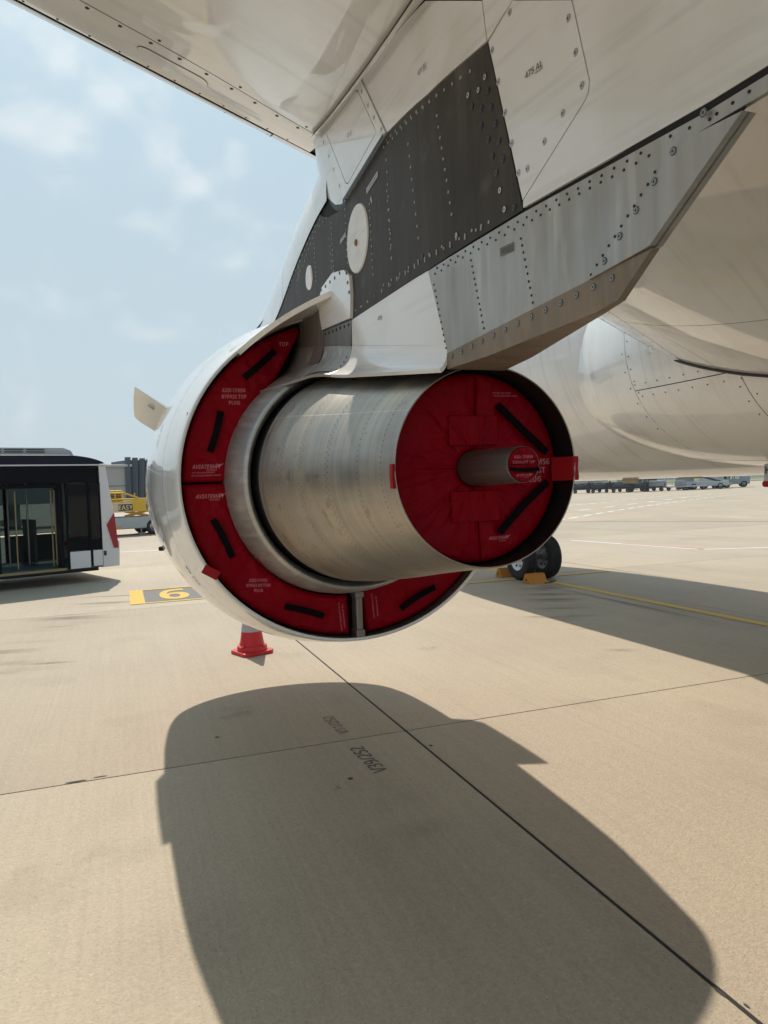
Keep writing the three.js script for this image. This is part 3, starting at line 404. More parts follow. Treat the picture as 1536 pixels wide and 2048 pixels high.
  const skirt = (k, m) => (z, t) => { const A = [sideX(z) - 0.003, tY(z)], Bm = [lerp(sideX(z), eX(z), 0.12), lerp(tY(z), eY(z), 0.75)], Cc = [eX(z), eY(z)]; const x = (1 - t) ** 2 * A[0] + 2 * t * (1 - t) * Bm[0] + t * t * Cc[0] + k * 0.4, y = (1 - t) ** 2 * A[1] + 2 * t * (1 - t) * Bm[1] + t * t * Cc[1] - k; return [m ? rightX(z) + sideX(z) - x : x, y, z]; };
  for (const [name, z0, z1, m] of [['lower_skirt', -3.052, -2.104, M.whitePylon], ['shield_skirt', -3.482, -3.058, M.metal], ['bifurcation_skirt', -4.15, -3.488, M.metal]])
    for (const mir of z1 > -2.5 ? [0] : [0, 1]) add(pylon, name, [sheet(skirt(0, mir), z0, z1, 24, 0, 1, 14), sheet(skirt(0.012, mir), z0, z1, 24, 0, 1, 14), sheet((z, t) => skirt(t * 0.012, mir)(z, 1), z0, z1, 24, 0, 1, 1), sheet((t, v) => skirt(t * 0.012, mir)(z1, v), 0, 1, 1, 0, 1, 14)], m);
  { const g = []; for (let k = 0; k < 18; k++) for (const t of [0.86, 0.95]) g.push(new THREE.SphereGeometry(0.0035, 6, 4).translate(...skirt(-0.001, 0)(-3.44 + k * 0.02, t))); for (const t of [0.3, 0.45, 0.6, 0.75]) g.push(new THREE.SphereGeometry(0.004, 6, 4).translate(...skirt(-0.001, 0)(-3.09, t))); add(pylon, 'skirt_rivets', g, M.rivetDark).userData.kind = 'stuff'; }
  add(pylon, 'gusset_plate', sheet((z, t) => { const p = skirt(-0.008, 0)(z, lerp(0.02, 0.42, t)); return p; }, -3.70, -3.50, 8, 0, 1, 8), M.silver);
  // leading fairing below the wing: rounded nose with a dark seal under it
  const nz = y => lerp(-3.07, -3.45, sstepL(3.131, 3.62, y)); function sstepL(a, b, x) { return (x - a) / (b - a); }
  const sq = v => Math.sign(v) * Math.pow(Math.abs(v), 0.66), noseLen = smoothCurve([[3.128, 0.03], [3.134, 0.15], [3.15, 0.25], [3.18, 0.335], [3.285, 0.42], [3.473, 0.36], [3.613, 0.27], [3.83, 0.24]]);
  const noseF = (k, dy) => (a, t) => { const y = lerp(3.128, 3.83, t * t * 0.6 + t * 0.4), len = noseLen(y); return [EX - (0.2035 + k) * sq(Math.cos(a)), y + dy, nz(y) - (len + k) * sq(Math.max(0, Math.sin(a)))]; };
  add(pylon, 'nose_fairing', [sheet(noseF(0, 0), 0, Math.PI, 56, 0, 1, 40, (a, t) => [a * 0.4, t * 0.6]), sheet((a, t) => { const p = noseF(0, 0)(a, 0); return [lerp(p[0], EX, t), p[1], lerp(p[2], -3.07, t)]; }, 0, Math.PI, 30, 0, 1, 2)], M.whiteFlat);
  add(pylon, 'rubber_seal', sheet(noseF(-0.002, -0.017), 0, Math.PI, 56, 0, 0.40, 26), M.seal);
  add(pylon, 'rubber_seal', sheet((t, k) => [sideX(-2.8) - 0.016, lerp(3.131, 3.173, t) - 0.020 * k, lerp(-3.07, -2.54, t)], 0, 1, 6, 0, 1, 1), M.seal);
  add(pylon, 'wing_seal', sheet((t, k) => { const z = lerp(-3.50, -1.9, t); return [0.962 - 0.016 * k, wingSeam(z) - 0.004 - 0.014 * k, z]; }, 0, 1, 16, 0, 1, 1), M.seal);
  function wingSeam(z) { return wingLow(0.97, z - leZ(0.97), 0)[1] + 0.002; }
  // upper spine ahead of the wing
  const sp = smoothCurve([[-6.6, 3.0], [-5.7, 3.19], [-4.94, 3.335], [-4.43, 3.445], [-3.96, 3.525], [-3.3, 3.60]]), sl = smoothCurve([[-6.6, 2.85], [-5.2, 2.88], [-4.6, 2.975], [-3.93, 3.155], [-3.5, 3.228], [-3.3, 3.24]]);
  const spine = (a, z) => [EX - 0.205 * Math.sign(Math.cos(a)) * Math.pow(Math.abs(Math.cos(a)), 0.75), lerp(sl(z), sp(z), Math.pow(Math.max(0, Math.sin(a)), 0.85)), z];
  add(pylon, 'spine_fairing', sheet(spine, 0, Math.PI, 36, -6.6, -4.402, 30, (a, z) => [a, z]), M.whiteFlat); add(pylon, 'spine_fairing', sheet(spine, 0, Math.PI, 36, -4.398, -3.36, 20, (a, z) => [a, z]), M.whiteFlat);
  // rivets and screws
  rivetRows([[-2.152, 2.567, -1.733, 2.572, 11], [-1.695, 2.572, -1.307, 2.573, 11], [-2.166, 2.553, -1.749, 2.556, 11], [-1.710, 2.557, -1.285, 2.558, 13], [-2.175, 2.521, -2.111, 2.304, 11], [-1.957, 2.533, -1.902, 2.322, 12], [-1.722, 2.524, -1.680, 2.342, 10], [-1.270, 2.518, -1.465, 2.356, 11], [-1.228, 2.574, -1.134, 2.565, 3], [-1.118, 2.570, -1.049, 2.576, 3]], 0.0035, 0.0045, M.rivetDark, 'plate_rivets');
  rivetRows([[-2.344, 3.045, -2.284, 2.707, 9], [-2.127, 3.037, -2.058, 2.706, 10], [-2.558, 3.083, -2.536, 2.717, 9], [-1.937, 3.077, -2.551, 3.153, 14], [-1.988, 3.085, -2.579, 3.139, 14], [-1.868, 2.617, -2.631, 2.643, 10], [-1.905, 2.618, -2.577, 2.633, 9], [-2.763, 2.999, -2.750, 2.716, 11], [-2.562, 2.969, -2.540, 2.716, 8], [-3.087, 3.096, -3.080, 2.860, 9], [-3.308, 3.117, -3.298, 2.887, 10], [-3.351, 3.055, -3.323, 2.910, 5], [-3.629, 3.122, -3.615, 2.930, 9], [-3.597, 3.2, -4.327, 3.049, 14], [-3.502, 3.2, -4.027, 3.043, 12], [-3.928, 3.158, -4.055, 2.996, 7], [-2.989, 2.632, -1.907, 2.610, 14], [-2.921, 2.633, -1.931, 2.616, 12], [-3.387, 3.168, -3.508, 3.171, 3]], 0.0052, 0.0008, M.rivetPale, 'panel_rivets');
  rivetRows([[-3.46, 2.63, -3.08, 2.59, 7]], 0.008, 0.007, M.rivetDark, 'shield_bolts');
  rivetRows([[-3.48, 2.848, -3.16, 2.838, 5], [-3.06, 2.81, -3.03, 2.72, 3]], 0.008, 0.0148, M.rivetDark, 'fairing_bolts');
  for (const [z, y] of [[-2.074, 2.28], [-2.019, 2.284], [-1.964, 2.289], [-1.91, 2.294], [-1.853, 2.299], [-1.798, 2.303], [-1.742, 2.309], [-1.685, 2.314], [-1.628, 2.319], [-1.57, 2.323], [-1.513, 2.328], [-1.456, 2.333], [-1.397, 2.338]]) screw('steel', z, y - 0.008, 0.0062, 0.0075);
  for (const [z, y] of [[-1.213, 2.537], [-1.263, 2.495], [-1.314, 2.453], [-1.363, 2.413], [-1.411, 2.372], [-1.139, 2.580]]) screw('steel', z, y, 0.0062, 0.0145);
  [[-1.867, 3.024, 1], [-1.900, 3.004, 1], [-1.952, 3.015, 1], [-1.856, 2.979], [-1.935, 2.973], [-1.889, 2.946], [-1.842, 2.927], [-1.892, 2.898], [-1.826, 2.874], [-1.861, 2.847], [-1.812, 2.818], [-1.844, 2.792], [-1.796, 2.764], [-1.828, 2.739], [-1.813, 2.686, 1], [-1.795, 2.627, 1], [-1.754, 2.616], [-2.037, 2.634, 1], [-2.262, 2.635]].forEach(([z, y, b]) => screw(b ? 'bright' : 'dull', z, y, 0.0075, 0.0006));
  for (const [z, y] of [[-1.744, 3.13], [-1.522, 2.986], [-1.5, 2.893], [-1.482, 2.806], [-1.55, 2.773], [-1.62, 2.735], [-1.69, 2.695], [-1.727, 2.699], [-1.752, 2.788], [-1.777, 2.881], [-1.802, 2.977], [-1.826, 3.075]]) screw('white', z, y, 0.0066, 0.0032);
  for (const [z, y] of [[-2.786, 3.45], [-2.717, 3.36], [-2.655, 3.285], [-2.58, 3.205], [-3.36, 3.51], [-3.28, 3.41], [-3.21, 3.32], [-3.13, 3.215]]) screw('white', z, y, 0.0065, 0.0082);
  // round covers
  const disc = (z, y, r, out) => new THREE.CylinderGeometry(r, r + 0.003, 0.006, 48).rotateZ(Math.PI / 2).translate(sideX(z) - out, y, z);
  add(pylon, 'round_cover', disc(-2.925, 2.915, 0.136, 0.003), M.whiteSatin, 'large white round cover'); add(pylon, 'cover_mark', disc(-2.93, 2.90, 0.012, 0.0085), flat(0.25, 0.12, 0.07)); add(pylon, 'round_cover', disc(-3.752, 2.985, 0.060, 0.003), M.whiteSatin);
  // stencilled words and stickers, lying on the side: u along +z
  const decal = (name, z, y, w, h, rot, out, draw) => { const t = canvasTex(512, Math.round(512 * h / w), draw), g = new THREE.PlaneGeometry(w, h).rotateZ(rot).rotateY(-Math.PI / 2), a = Math.atan(0.13) * (z > -2.2 ? 1 : 0); g.rotateY(a); return add(pylon, name, g.translate(sideX(z) - out, y, z), std({ map: t, transparent: true, roughness: 0.6, side: THREE.DoubleSide })); };
  const put = (s, fill, ul, bg) => (g, W, H) => { if (bg) { g.fillStyle = bg; g.fillRect(0, 0, W, H); } g.fillStyle = fill; g.font = `bold ${H * 0.72}px sans-serif`; g.textAlign = 'center'; g.textBaseline = 'middle'; const w = g.measureText(s).width, k = Math.min(1, W * 0.94 / w); g.save(); g.translate(W / 2, H / 2); g.scale(k, 1); g.fillText(s, 0, 0); if (ul) g.fillRect(w * 0.08, H * 0.36, w * 0.42, H * 0.07); g.restore(); };
  decal('stencil', -1.782, 2.513, 0.062, 0.024, -0.03, 0.0062, put('473 CL', 'rgba(70,68,64,0.95)', 1, 'rgba(120,118,112,0.75)'));
  decal('stencil', -1.65, 2.931, 0.075, 0.032, -0.03, 0.0052, put('475 AL', 'rgba(110,106,100,0.9)', 1)); decal('stencil', -2.21, 3.227, 0.075, 0.03, -0.05, 0.0042, put('471 BL', 'rgba(130,126,118,0.85)', 1));
  decal('stencil', -2.68, 2.53, 0.055, 0.026, -0.04, 0.0042, put('475 BL', 'rgba(125,122,116,0.9)', 1)); decal('stencil', -2.96, 3.364, 0.07, 0.03, -0.1, 0.0102, put('471 CL', 'rgba(130,126,118,0.8)', 1));
  decal('sticker', -2.72, 3.065, 0.14, 0.022, 0.10, 0.0022, (g, W, H) => { g.fillStyle = 'rgb(190,190,192)'; g.fillRect(0, 0, W, H); g.fillStyle = 'rgba(60,60,70,0.8)'; const r = mulberry(9); for (let x = 20; x < W - 20; x += 6 + r() * 9) g.fillRect(x, H * 0.25, 2 + r() * 4, H * 0.5); });
  decal('sticker', -3.13, 2.985, 0.09, 0.02, 0.10, 0.0022, (g, W, H) => { g.fillStyle = 'rgb(170,172,176)'; g.fillRect(0, 0, W, H); }); decal('sticker', -2.735, 3.005, 0.03, 0.03, 0.5, 0.0022, (g, W, H) => { g.fillStyle = 'rgb(175,175,178)'; g.fillRect(W * 0.2, 0, W * 0.5, H); });
}
// --- engine nacelle: round shells about an axis that toes in slightly ahead of the nozzle
const nR = smoothCurve([[-7.57, 0.965], [-7.50, 1.005], [-7.3, 1.05], [-6.8, 1.095], [-6.2, 1.115], [-5.6, 1.11], [-5.0, 1.085], [-4.6, 1.05], [-4.28, 0.998], [-3.92, 0.925]]);
const nC = smoothCurve([[-7.5, 1.315], [-6.2, 1.295], [-5.4, 1.275], [-4.6, 1.255], [-3.92, 1.238], [-3.9, 1.238]]);
const nX = smoothCurve([[-5.6, 1], [-5.2, 1.003], [-3.92, 1.042]]);
const nac = (z, a, k = 0) => [nC(z) + (nR(z) + k) * nX(z) * Math.cos(a), EY + (nR(z) + k) * Math.sin(a), z];
{
  const engine = grp(plane, 'engine_nacelle');
  const shell = (z0, z1, a0, a1, n) => sheet((z, a) => nac(z, a), z0, z1, n, a0, a1, Math.ceil((a1 - a0) * 14), (z, a) => [a * 1.05, z]);
  const PI = Math.PI, g = 0.004;
  add(engine, 'inner_frame', sheet((z, a) => nac(z, a, -0.012), -7.4, -3.93, 40, 0, 2 * PI, 96), M.darkGap);
  for (const [name, z0, z1, n] of [['fan_cowl_door', -6.85, -5.003, 26], ['reverser_sleeve', -4.997, -4.283, 14]]) for (const [a0, a1] of [[PI / 2 + g, 1.5 * PI - g], [-PI / 2 + g, PI / 2 - g]]) add(engine, name, shell(z0, z1, a0, a1, n), M.white);
  // fan nozzle with a turned-in trailing edge
  const lip = [[-4.277, nR(-4.277)], [-4.1, nR(-4.1)], [-4.0, nR(-4.0)], [-3.925, nR(-3.925)], [-3.918, 0.917], [-3.925, 0.908], [-4.1, 0.915], [-4.6, 0.95], [-5.2, 0.98]];
  const ringSheet = (pr, cf, nA = 120) => sheet((i, a) => { const k = Math.min(pr.length - 1, Math.round(i)); return [cf(pr[k][0]) + pr[k][1] * (cf === nC ? nX(pr[k][0]) : 1) * Math.cos(a), EY + pr[k][1] * Math.sin(a), pr[k][0]]; }, 0, pr.length - 1, pr.length - 1, 0, 2 * PI, nA, (i, a) => [a * 1.05, pr[Math.round(i)][0]]);
  add(engine, 'fan_nozzle', ringSheet(lip.slice(0, 6), nC), M.white); add(engine, 'fan_duct', ringSheet(lip.slice(5), nC), M.metalDark);
  const il = []; for (let k = 0; k <= 12; k++) { const z = -6.856 - 0.65 * k / 12; il.push([z, nR(z)]); } for (let k = 1; k <= 8; k++) { const t = k / 8 * PI; il.push([-7.506 - 0.05 * Math.sin(t), lerp(nR(-7.506), 0.90, (1 - Math.cos(t)) / 2)]); } il.push([-7.2, 0.86], [-6.8, 0.84], [-6.2, 0.87]);
  add(engine, 'inlet_cowl', ringSheet(il, nC), M.white);
  add(engine, 'fan_face', new THREE.CircleGeometry(0.9, 48).translate(1.27, EY, -6.2), M.black);
  // nozzle fairing reaching aft beside the pylon
  const A0 = rad(131), A1 = rad(101.5), te = t => -3.92 + 0.72 * Math.pow(t, 0.8), bf = k => (s, t) => { const a = lerp(A0, A1, t), z = lerp(-4.05, te(t), s), r = lerp(nR(-4.05), 0.922 - 0.01 * t, sstep(0, 0.5, s)) + k - 0.006 * s; return [1.238 + r * 1.042 * Math.cos(a), EY + r * Math.sin(a), z]; };
  add(engine, 'upper_fairing', [sheet(bf(0.004), 0, 1, 16, 0, 1, 20), sheet(bf(-0.022), 0, 1, 16, 0, 1, 20), sheet((k, t) => bf(lerp(0.004, -0.022, k))(1, t), 0, 1, 1, 0, 1, 20)], M.whiteFlat);
  // core cowl, gap and exhaust nozzle
  const c1 = () => EX;
  add(engine, 'core_cowl', ringSheet([[-4.7, 0.70], [-4.4, 0.69], [-4.1, 0.668], [-3.95, 0.652], [-3.8, 0.628], [-3.69, 0.604], [-3.665, 0.594], [-3.66, 0.572], [-3.74, 0.555]], c1), M.cowl);
  add(engine, 'gap_ring', ringSheet([[-3.74, 0.55], [-3.50, 0.515]], c1), M.black);
  const nzR = smoothCurve([[-3.585, 0.541], [-3.4, 0.522], [-3.0, 0.466], [-2.6, 0.403], [-2.206, 0.346]]);
  add(engine, 'exhaust_nozzle', merge([sheet((z, a) => [EX + nzR(z) * Math.cos(a), EY + nzR(z) * Math.sin(a), z], -3.585, -2.206, 40, 0, 2 * PI, 160, (z, a) => [a / (2 * PI), (z + 3.585) / 1.379]), ringSheet([[-2.206, 0.346], [-2.202, 0.3435], [-2.206, 0.341]], c1), ringSheet([[-3.585, 0.541], [-3.592, 0.535], [-3.585, 0.53], [-3.5, 0.52]], c1)]), M.nozzle);
  add(engine, 'nozzle_liner', ringSheet([[-2.206, 0.341], [-2.4, 0.350], [-2.9, 0.42]], c1), M.black);
  add(engine, 'exhaust_tube', ringSheet([[-2.9, 0.085], [-2.5, 0.07], [-2.3, 0.063], [-1.985, 0.0575], [-1.979, 0.0565], [-1.985, 0.0545], [-2.1, 0.054]], c1, 40), std({ map: metalTex, color: lin(0.42, 0.40, 0.39), roughness: 0.5, metalness: 0.8, side: THREE.DoubleSide }));
  // lower strut in the fan duct
  add(engine, 'lower_strut', [rbx(0.040, 0.27, 0.10, 0.01, 1.25, EY - 0.785, -3.99), rbx(0.052, 0.035, 0.11, 0.006, 1.25, EY - 0.665, -3.985), rbx(0.052, 0.05, 0.11, 0.006, 1.25, EY - 0.89, -3.985)], M.metalDark);
  // strakes: one each side
  const strake = m => { const V = (z, h, k) => { const tw = lerp(152, 145.5, (z + 7.0) / 0.97), a = rad(m ? 172 - tw : tw); const p = nac(z, a, h), n = [Math.sin(a) * k, -Math.cos(a) * k]; return [p[0] + n[0], p[1] + n[1], z]; }; const edge = t => [lerp(-7.0, -6.03, t), (m ? 1.3 : 1.12) * (0.21 * sstep(0, 0.12, t) + 0.05 * t)]; const pos = []; for (const k of [-0.007, 0.007]) for (let i = 0; i < 12; i++) { const [z0, h0] = edge(i / 12), [z1, h1] = edge((i + 1) / 12); const q = [V(z0, -0.02, k), V(z1, -0.02, k), V(z1, h1, k * 0.5), V(z0, h0, k * 0.5)]; for (const n of [0, 1, 2, 0, 2, 3]) pos.push(...q[n]); } { const q = [V(-6.03, -0.02, -0.007), V(-6.03, -0.02, 0.007), V(-6.03, m ? 0.338 : 0.2912, 0.0035), V(-6.03, m ? 0.338 : 0.2912, -0.0035)]; for (const n of [0, 1, 2, 0, 2, 3]) pos.push(...q[n]); } const G = new THREE.BufferGeometry(); G.setAttribute('position', new THREE.Float32BufferAttribute(pos, 3)); G.setAttribute('uv', new THREE.Float32BufferAttribute(new Float32Array(pos.length / 3 * 2), 2)); G.computeVertexNormals(); return G; };
  add(engine, 'strake', strake(0), M.whiteFlat); add(engine, 'strake', strake(1), M.whiteFlat);
  // latches and door edges low on the cowl
  const hatch = (a, z, L, w) => add(engine, 'latch', sheet((u, v) => nac(z + u, a + v, 0.002), -L / 2, L / 2, 6, -w / 2, w / 2, 2), M.rivetGrey);
  for (const [a, z, L, w] of [[3.02, -5.12, 0.01, 0.09], [3.10, -5.35, 0.012, 0.10], [3.3, -5.3, 0.012, 0.07], [3.42, -5.02, 0.01, 0.06], [4.2, -4.7, 0.10, 0.018], [4.45, -4.6, 0.12, 0.015], [4.72, -4.5, 0.13, 0.03], [4.72, -4.9, 0.13, 0.03], [4.72, -5.4, 0.13, 0.03]]) hatch(a, z, L, w);
  add(engine, 'drain_outlet', rbx(0.05, 0.05, 0.12, 0.012, 1.25, EY - 1.105, -5.3), M.black); add(engine, 'drain_outlet', rbx(0.05, 0.03, 0.05, 0.008, ...nac(-5.6, rad(204), 0.005)), M.black);
  const word = (name, s, a, z, size, rot) => { const q = flatWords(s, size).rotateZ(rot), p = q.attributes.position; for (let i = 0; i < p.count; i++) p.setXYZ(i, ...nac(z + p.getX(i), a - p.getY(i) / 1.05, 0.002)); q.computeVertexNormals(); add(engine, name, q, flat(0.25, 0.245, 0.24)); };
  word('stencil', '451 AL', rad(163), -4.62, 0.035, 1.57); word('stencil', '452 AR', rad(212), -4.35, 0.035, 1.57); word('stencil', 'AR', rad(184), -4.9, 0.04, 1.57);
  { const a = rad(147.2), q = flatWords('NO STEP', 0.055), p = q.attributes.position; for (let i = 0; i < p.count; i++) { const P = nac(-6.3 + p.getX(i) * 0.8, a, 0.12 - p.getY(i)); p.setXYZ(i, P[0] + 0.008 * Math.sin(a) * -1, P[1] + 0.008 * Math.cos(a), P[2]); } q.computeVertexNormals(); add(engine, 'stencil', q, flat(0.2, 0.19, 0.18)); }
}
// --- nose gear
function wheel(parent, name, r, w, rimMat, pos, turn = 0, hub = 0.56) {
  const W = grp(parent, name); W.position.set(...pos); W.rotation.y = turn;
  const h = w / 2, pr = [[r * hub, -h * 0.8], [r * 0.80, -h], [r * 0.93, -h * 0.9], [r * 0.985, -h * 0.62]]; for (const t of [-0.42, -0.18, 0.06, 0.3]) pr.push([r, h * t], [r * 0.975, h * (t + 0.03)], [r * 0.975, h * (t + 0.09)], [r, h * (t + 0.12)]); pr.push([r * 0.985, h * 0.62], [r * 0.93, h * 0.9], [r * 0.80, h], [r * hub, h * 0.8]);
  add(W, 'tyre', new THREE.LatheGeometry(pr.map(p => new THREE.Vector2(...p)), 44).rotateZ(Math.PI / 2), M.tyre);
  const rim = [new THREE.LatheGeometry([[r * hub, -h * 0.8], [r * (hub - 0.07), -h * 0.6], [r * 0.3, -h * 0.35], [r * 0.16, -h * 0.7], [0.001, -h * 0.72]].map(p => new THREE.Vector2(...p)), 32).rotateZ(Math.PI / 2), new THREE.LatheGeometry([[r * hub, h * 0.8], [r * (hub - 0.07), h * 0.6], [r * 0.3, h * 0.35], [r * 0.16, h * 0.7], [0.001, h * 0.72]].map(p => new THREE.Vector2(...p)), 32).rotateZ(Math.PI / 2)];
  each(W, 'rim', rim, rimMat); const bolts = []; for (let k = 0; k < 7; k++) { const a = k / 7 * 6.283; for (const s of [-1, 1]) bolts.push(new THREE.CylinderGeometry(r * 0.05, r * 0.05, 0.02, 8).rotateZ(Math.PI / 2).translate(s * h * 0.50, Math.cos(a) * r * 0.39, Math.sin(a) * r * 0.39)); } add(W, 'rim_holes', bolts, M.black).userData.kind = 'stuff'; return W;
}
{
  const NX = 7.40, NZ = -12.15;
  // parts of the gear stay one level down so that tyre and rim are sub-parts
  wheel(plane, 'nose_wheel', 0.42, 0.25, M.rim, [NX - 0.27, 0.418, NZ]); wheel(plane, 'nose_wheel', 0.42, 0.25, M.rimGrey, [NX + 0.27, 0.418, NZ]);
  const gear = grp(plane, 'nose_gear');
  add(gear, 'axle', rod([NX - 0.3, 0.42, NZ], [NX + 0.3, 0.42, NZ], 0.045), M.steel); add(gear, 'strut', [rod([NX, 0.40, NZ], [NX, 1.1, NZ - 0.04], 0.055), rod([NX, 1.05, NZ - 0.04], [NX, 2.3, NZ - 0.15], 0.09)], M.silver);
  add(gear, 'torque_link', [beam([NX - 0.02, 0.5, NZ + 0.08], [NX, 0.8, NZ + 0.30], 0.14, 0.04), beam([NX, 0.8, NZ + 0.30], [NX, 1.12, NZ + 0.06], 0.14, 0.04)], M.paleMetal); add(gear, 'drag_brace', rod([NX, 1.2, NZ - 0.05], [NX, 2.2, NZ - 1.2], 0.04), M.steel);
  each(gear, 'gear_door', [bx(0.02, 0.5, 1.0, NX - 0.42, 1.75, NZ - 0.3), bx(0.02, 0.5, 1.0, NX + 0.42, 1.75, NZ - 0.3)], M.white);
}

// ------------------------------------------------------------------ red plugs and covers
const polar = (r, deg) => [r * Math.cos(rad(deg)), r * Math.sin(rad(deg))];
const arcPts = (r, d0, d1, n) => Array.from({ length: n + 1 }, (_, k) => polar(r, lerp(d0, d1, k / n)));
const clothOf = (pts, depth = 0.05) => { const g = new THREE.ExtrudeGeometry(new THREE.Shape(pts.map(p => new THREE.Vector2(...p))), { depth, bevelEnabled: true, bevelThickness: 0.008, bevelSize: 0.007, bevelSegments: 2, curveSegments: 24 }); return g.translate(0, 0, -depth); };
// outer edge of the fan duct as seen from the engine axis
const ductR = a => { const cx = 0.058, A = 0.934, B = 0.897, c = Math.cos(a), q = Math.sin(a), qa = c * c / A / A + q * q / B / B, qb = -2 * cx * c / A / A, qc = cx * cx / A / A - 1; return (-qb + Math.sqrt(qb * qb - 4 * qa * qc)) / (2 * qa); };
function strap(parent, a, b, bow = 0, w = 0.036, z = 0.012) {
  const n = 8, dx = b[0] - a[0], dy = b[1] - a[1], L = Math.hypot(dx, dy), nx = -dy / L, ny = dx / L;
  const C = t => [a[0] + dx * t + nx * bow * Math.sin(Math.PI * t), a[1] + dy * t + ny * bow * Math.sin(Math.PI * t)];
  const F = (k) => (t, s) => { const p = C(t), d = C(Math.min(1, t + 0.01)), e = C(Math.max(0, t - 0.01)), ux = d[0] - e[0], uy = d[1] - e[1], l = Math.hypot(ux, uy); return [p[0] - uy / l * w * s, p[1] + ux / l * w * s, z + 0.010 * Math.sin(Math.PI * t) + k]; };
  return add(parent, 'strap', [sheet(F(0.003), 0, 1, n, -0.5, 0.5, 1), sheet(F(-0.003), 0, 1, n, -0.5, 0.5, 1), sheet((t, s) => F(s * 0.003)(t, 0.5), 0, 1, n, -1, 1, 1), sheet((t, s) => F(s * 0.003)(t, -0.5), 0, 1, n, -1, 1, 1)], M.strap);
}
// cloth pad in polar form: puffed, creased front and turned-down edges
function quilt(a0, a1, rin, rout, { puff = 0.022, seed = 1, crease = 0.012, depth = 0.05, nA = 150, nR = 34, fold } = {}) {
  const z = (a, t, A, r) => { const e = Math.min(A, 1 - A) * (a1 - a0) * r, edge = Math.min(1, Math.min(t, 1 - t) * (rout(a) - rin(a)) / 0.03) , ee = Math.min(1, Math.abs(e) / 0.03), m = Math.sqrt(Math.max(0, Math.min(edge, ee) * (2 - Math.min(edge, ee)))); const x = r * Math.cos(a), y = r * Math.sin(a); const rid = 1 - Math.abs(2 * fbm(x * 9 + seed, y * 9 + a * 1.6, 3, 900 + seed) - 1), fine = fbm(x * 26, y * 26 + seed, 3, 930 + seed); return -0.02 + m * (puff * (0.6 + 0.4 * fbm(x * 4 + seed, y * 4, 2, 910)) + crease * (rid - 0.6) * 1.2 + crease * 0.55 * (fine - 0.5) + (fold ? fold(a, r) : 0)); };
  const P = (A, t) => { const a = lerp(a0, a1, A), r = lerp(rin(a), rout(a), t); return [r * Math.cos(a), r * Math.sin(a), z(a, t, A, r)]; };
  const uv = (A, t) => { const p = P(A, t); return [p[0], p[1]]; };
  const wall = (f) => sheet((u, k) => { const p = P(...f(u)); return [p[0], p[1], lerp(p[2], -depth, k)]; }, 0, 1, nA, 0, 1, 1, (u, k) => { const p = P(...f(u)); return [p[0], p[1]]; });
  return merge([sheet(P, 0, 1, nA, 0, 1, nR, uv), wall(u => [u, 0]), wall(u => [u, 1]), wall(u => [0, u]), wall(u => [1, u])]);
}
function tab(parent, x, y, w, h, rot, z = 0.02, tilt = 0) { const g = rbx(w, h, 0.006, 0.0025).rotateX(tilt).rotateZ(rot).translate(x, y, z); return add(parent, 'pull_tab', g, M.tab); }
const plugZ = -3.985, tiny = { bold: true };
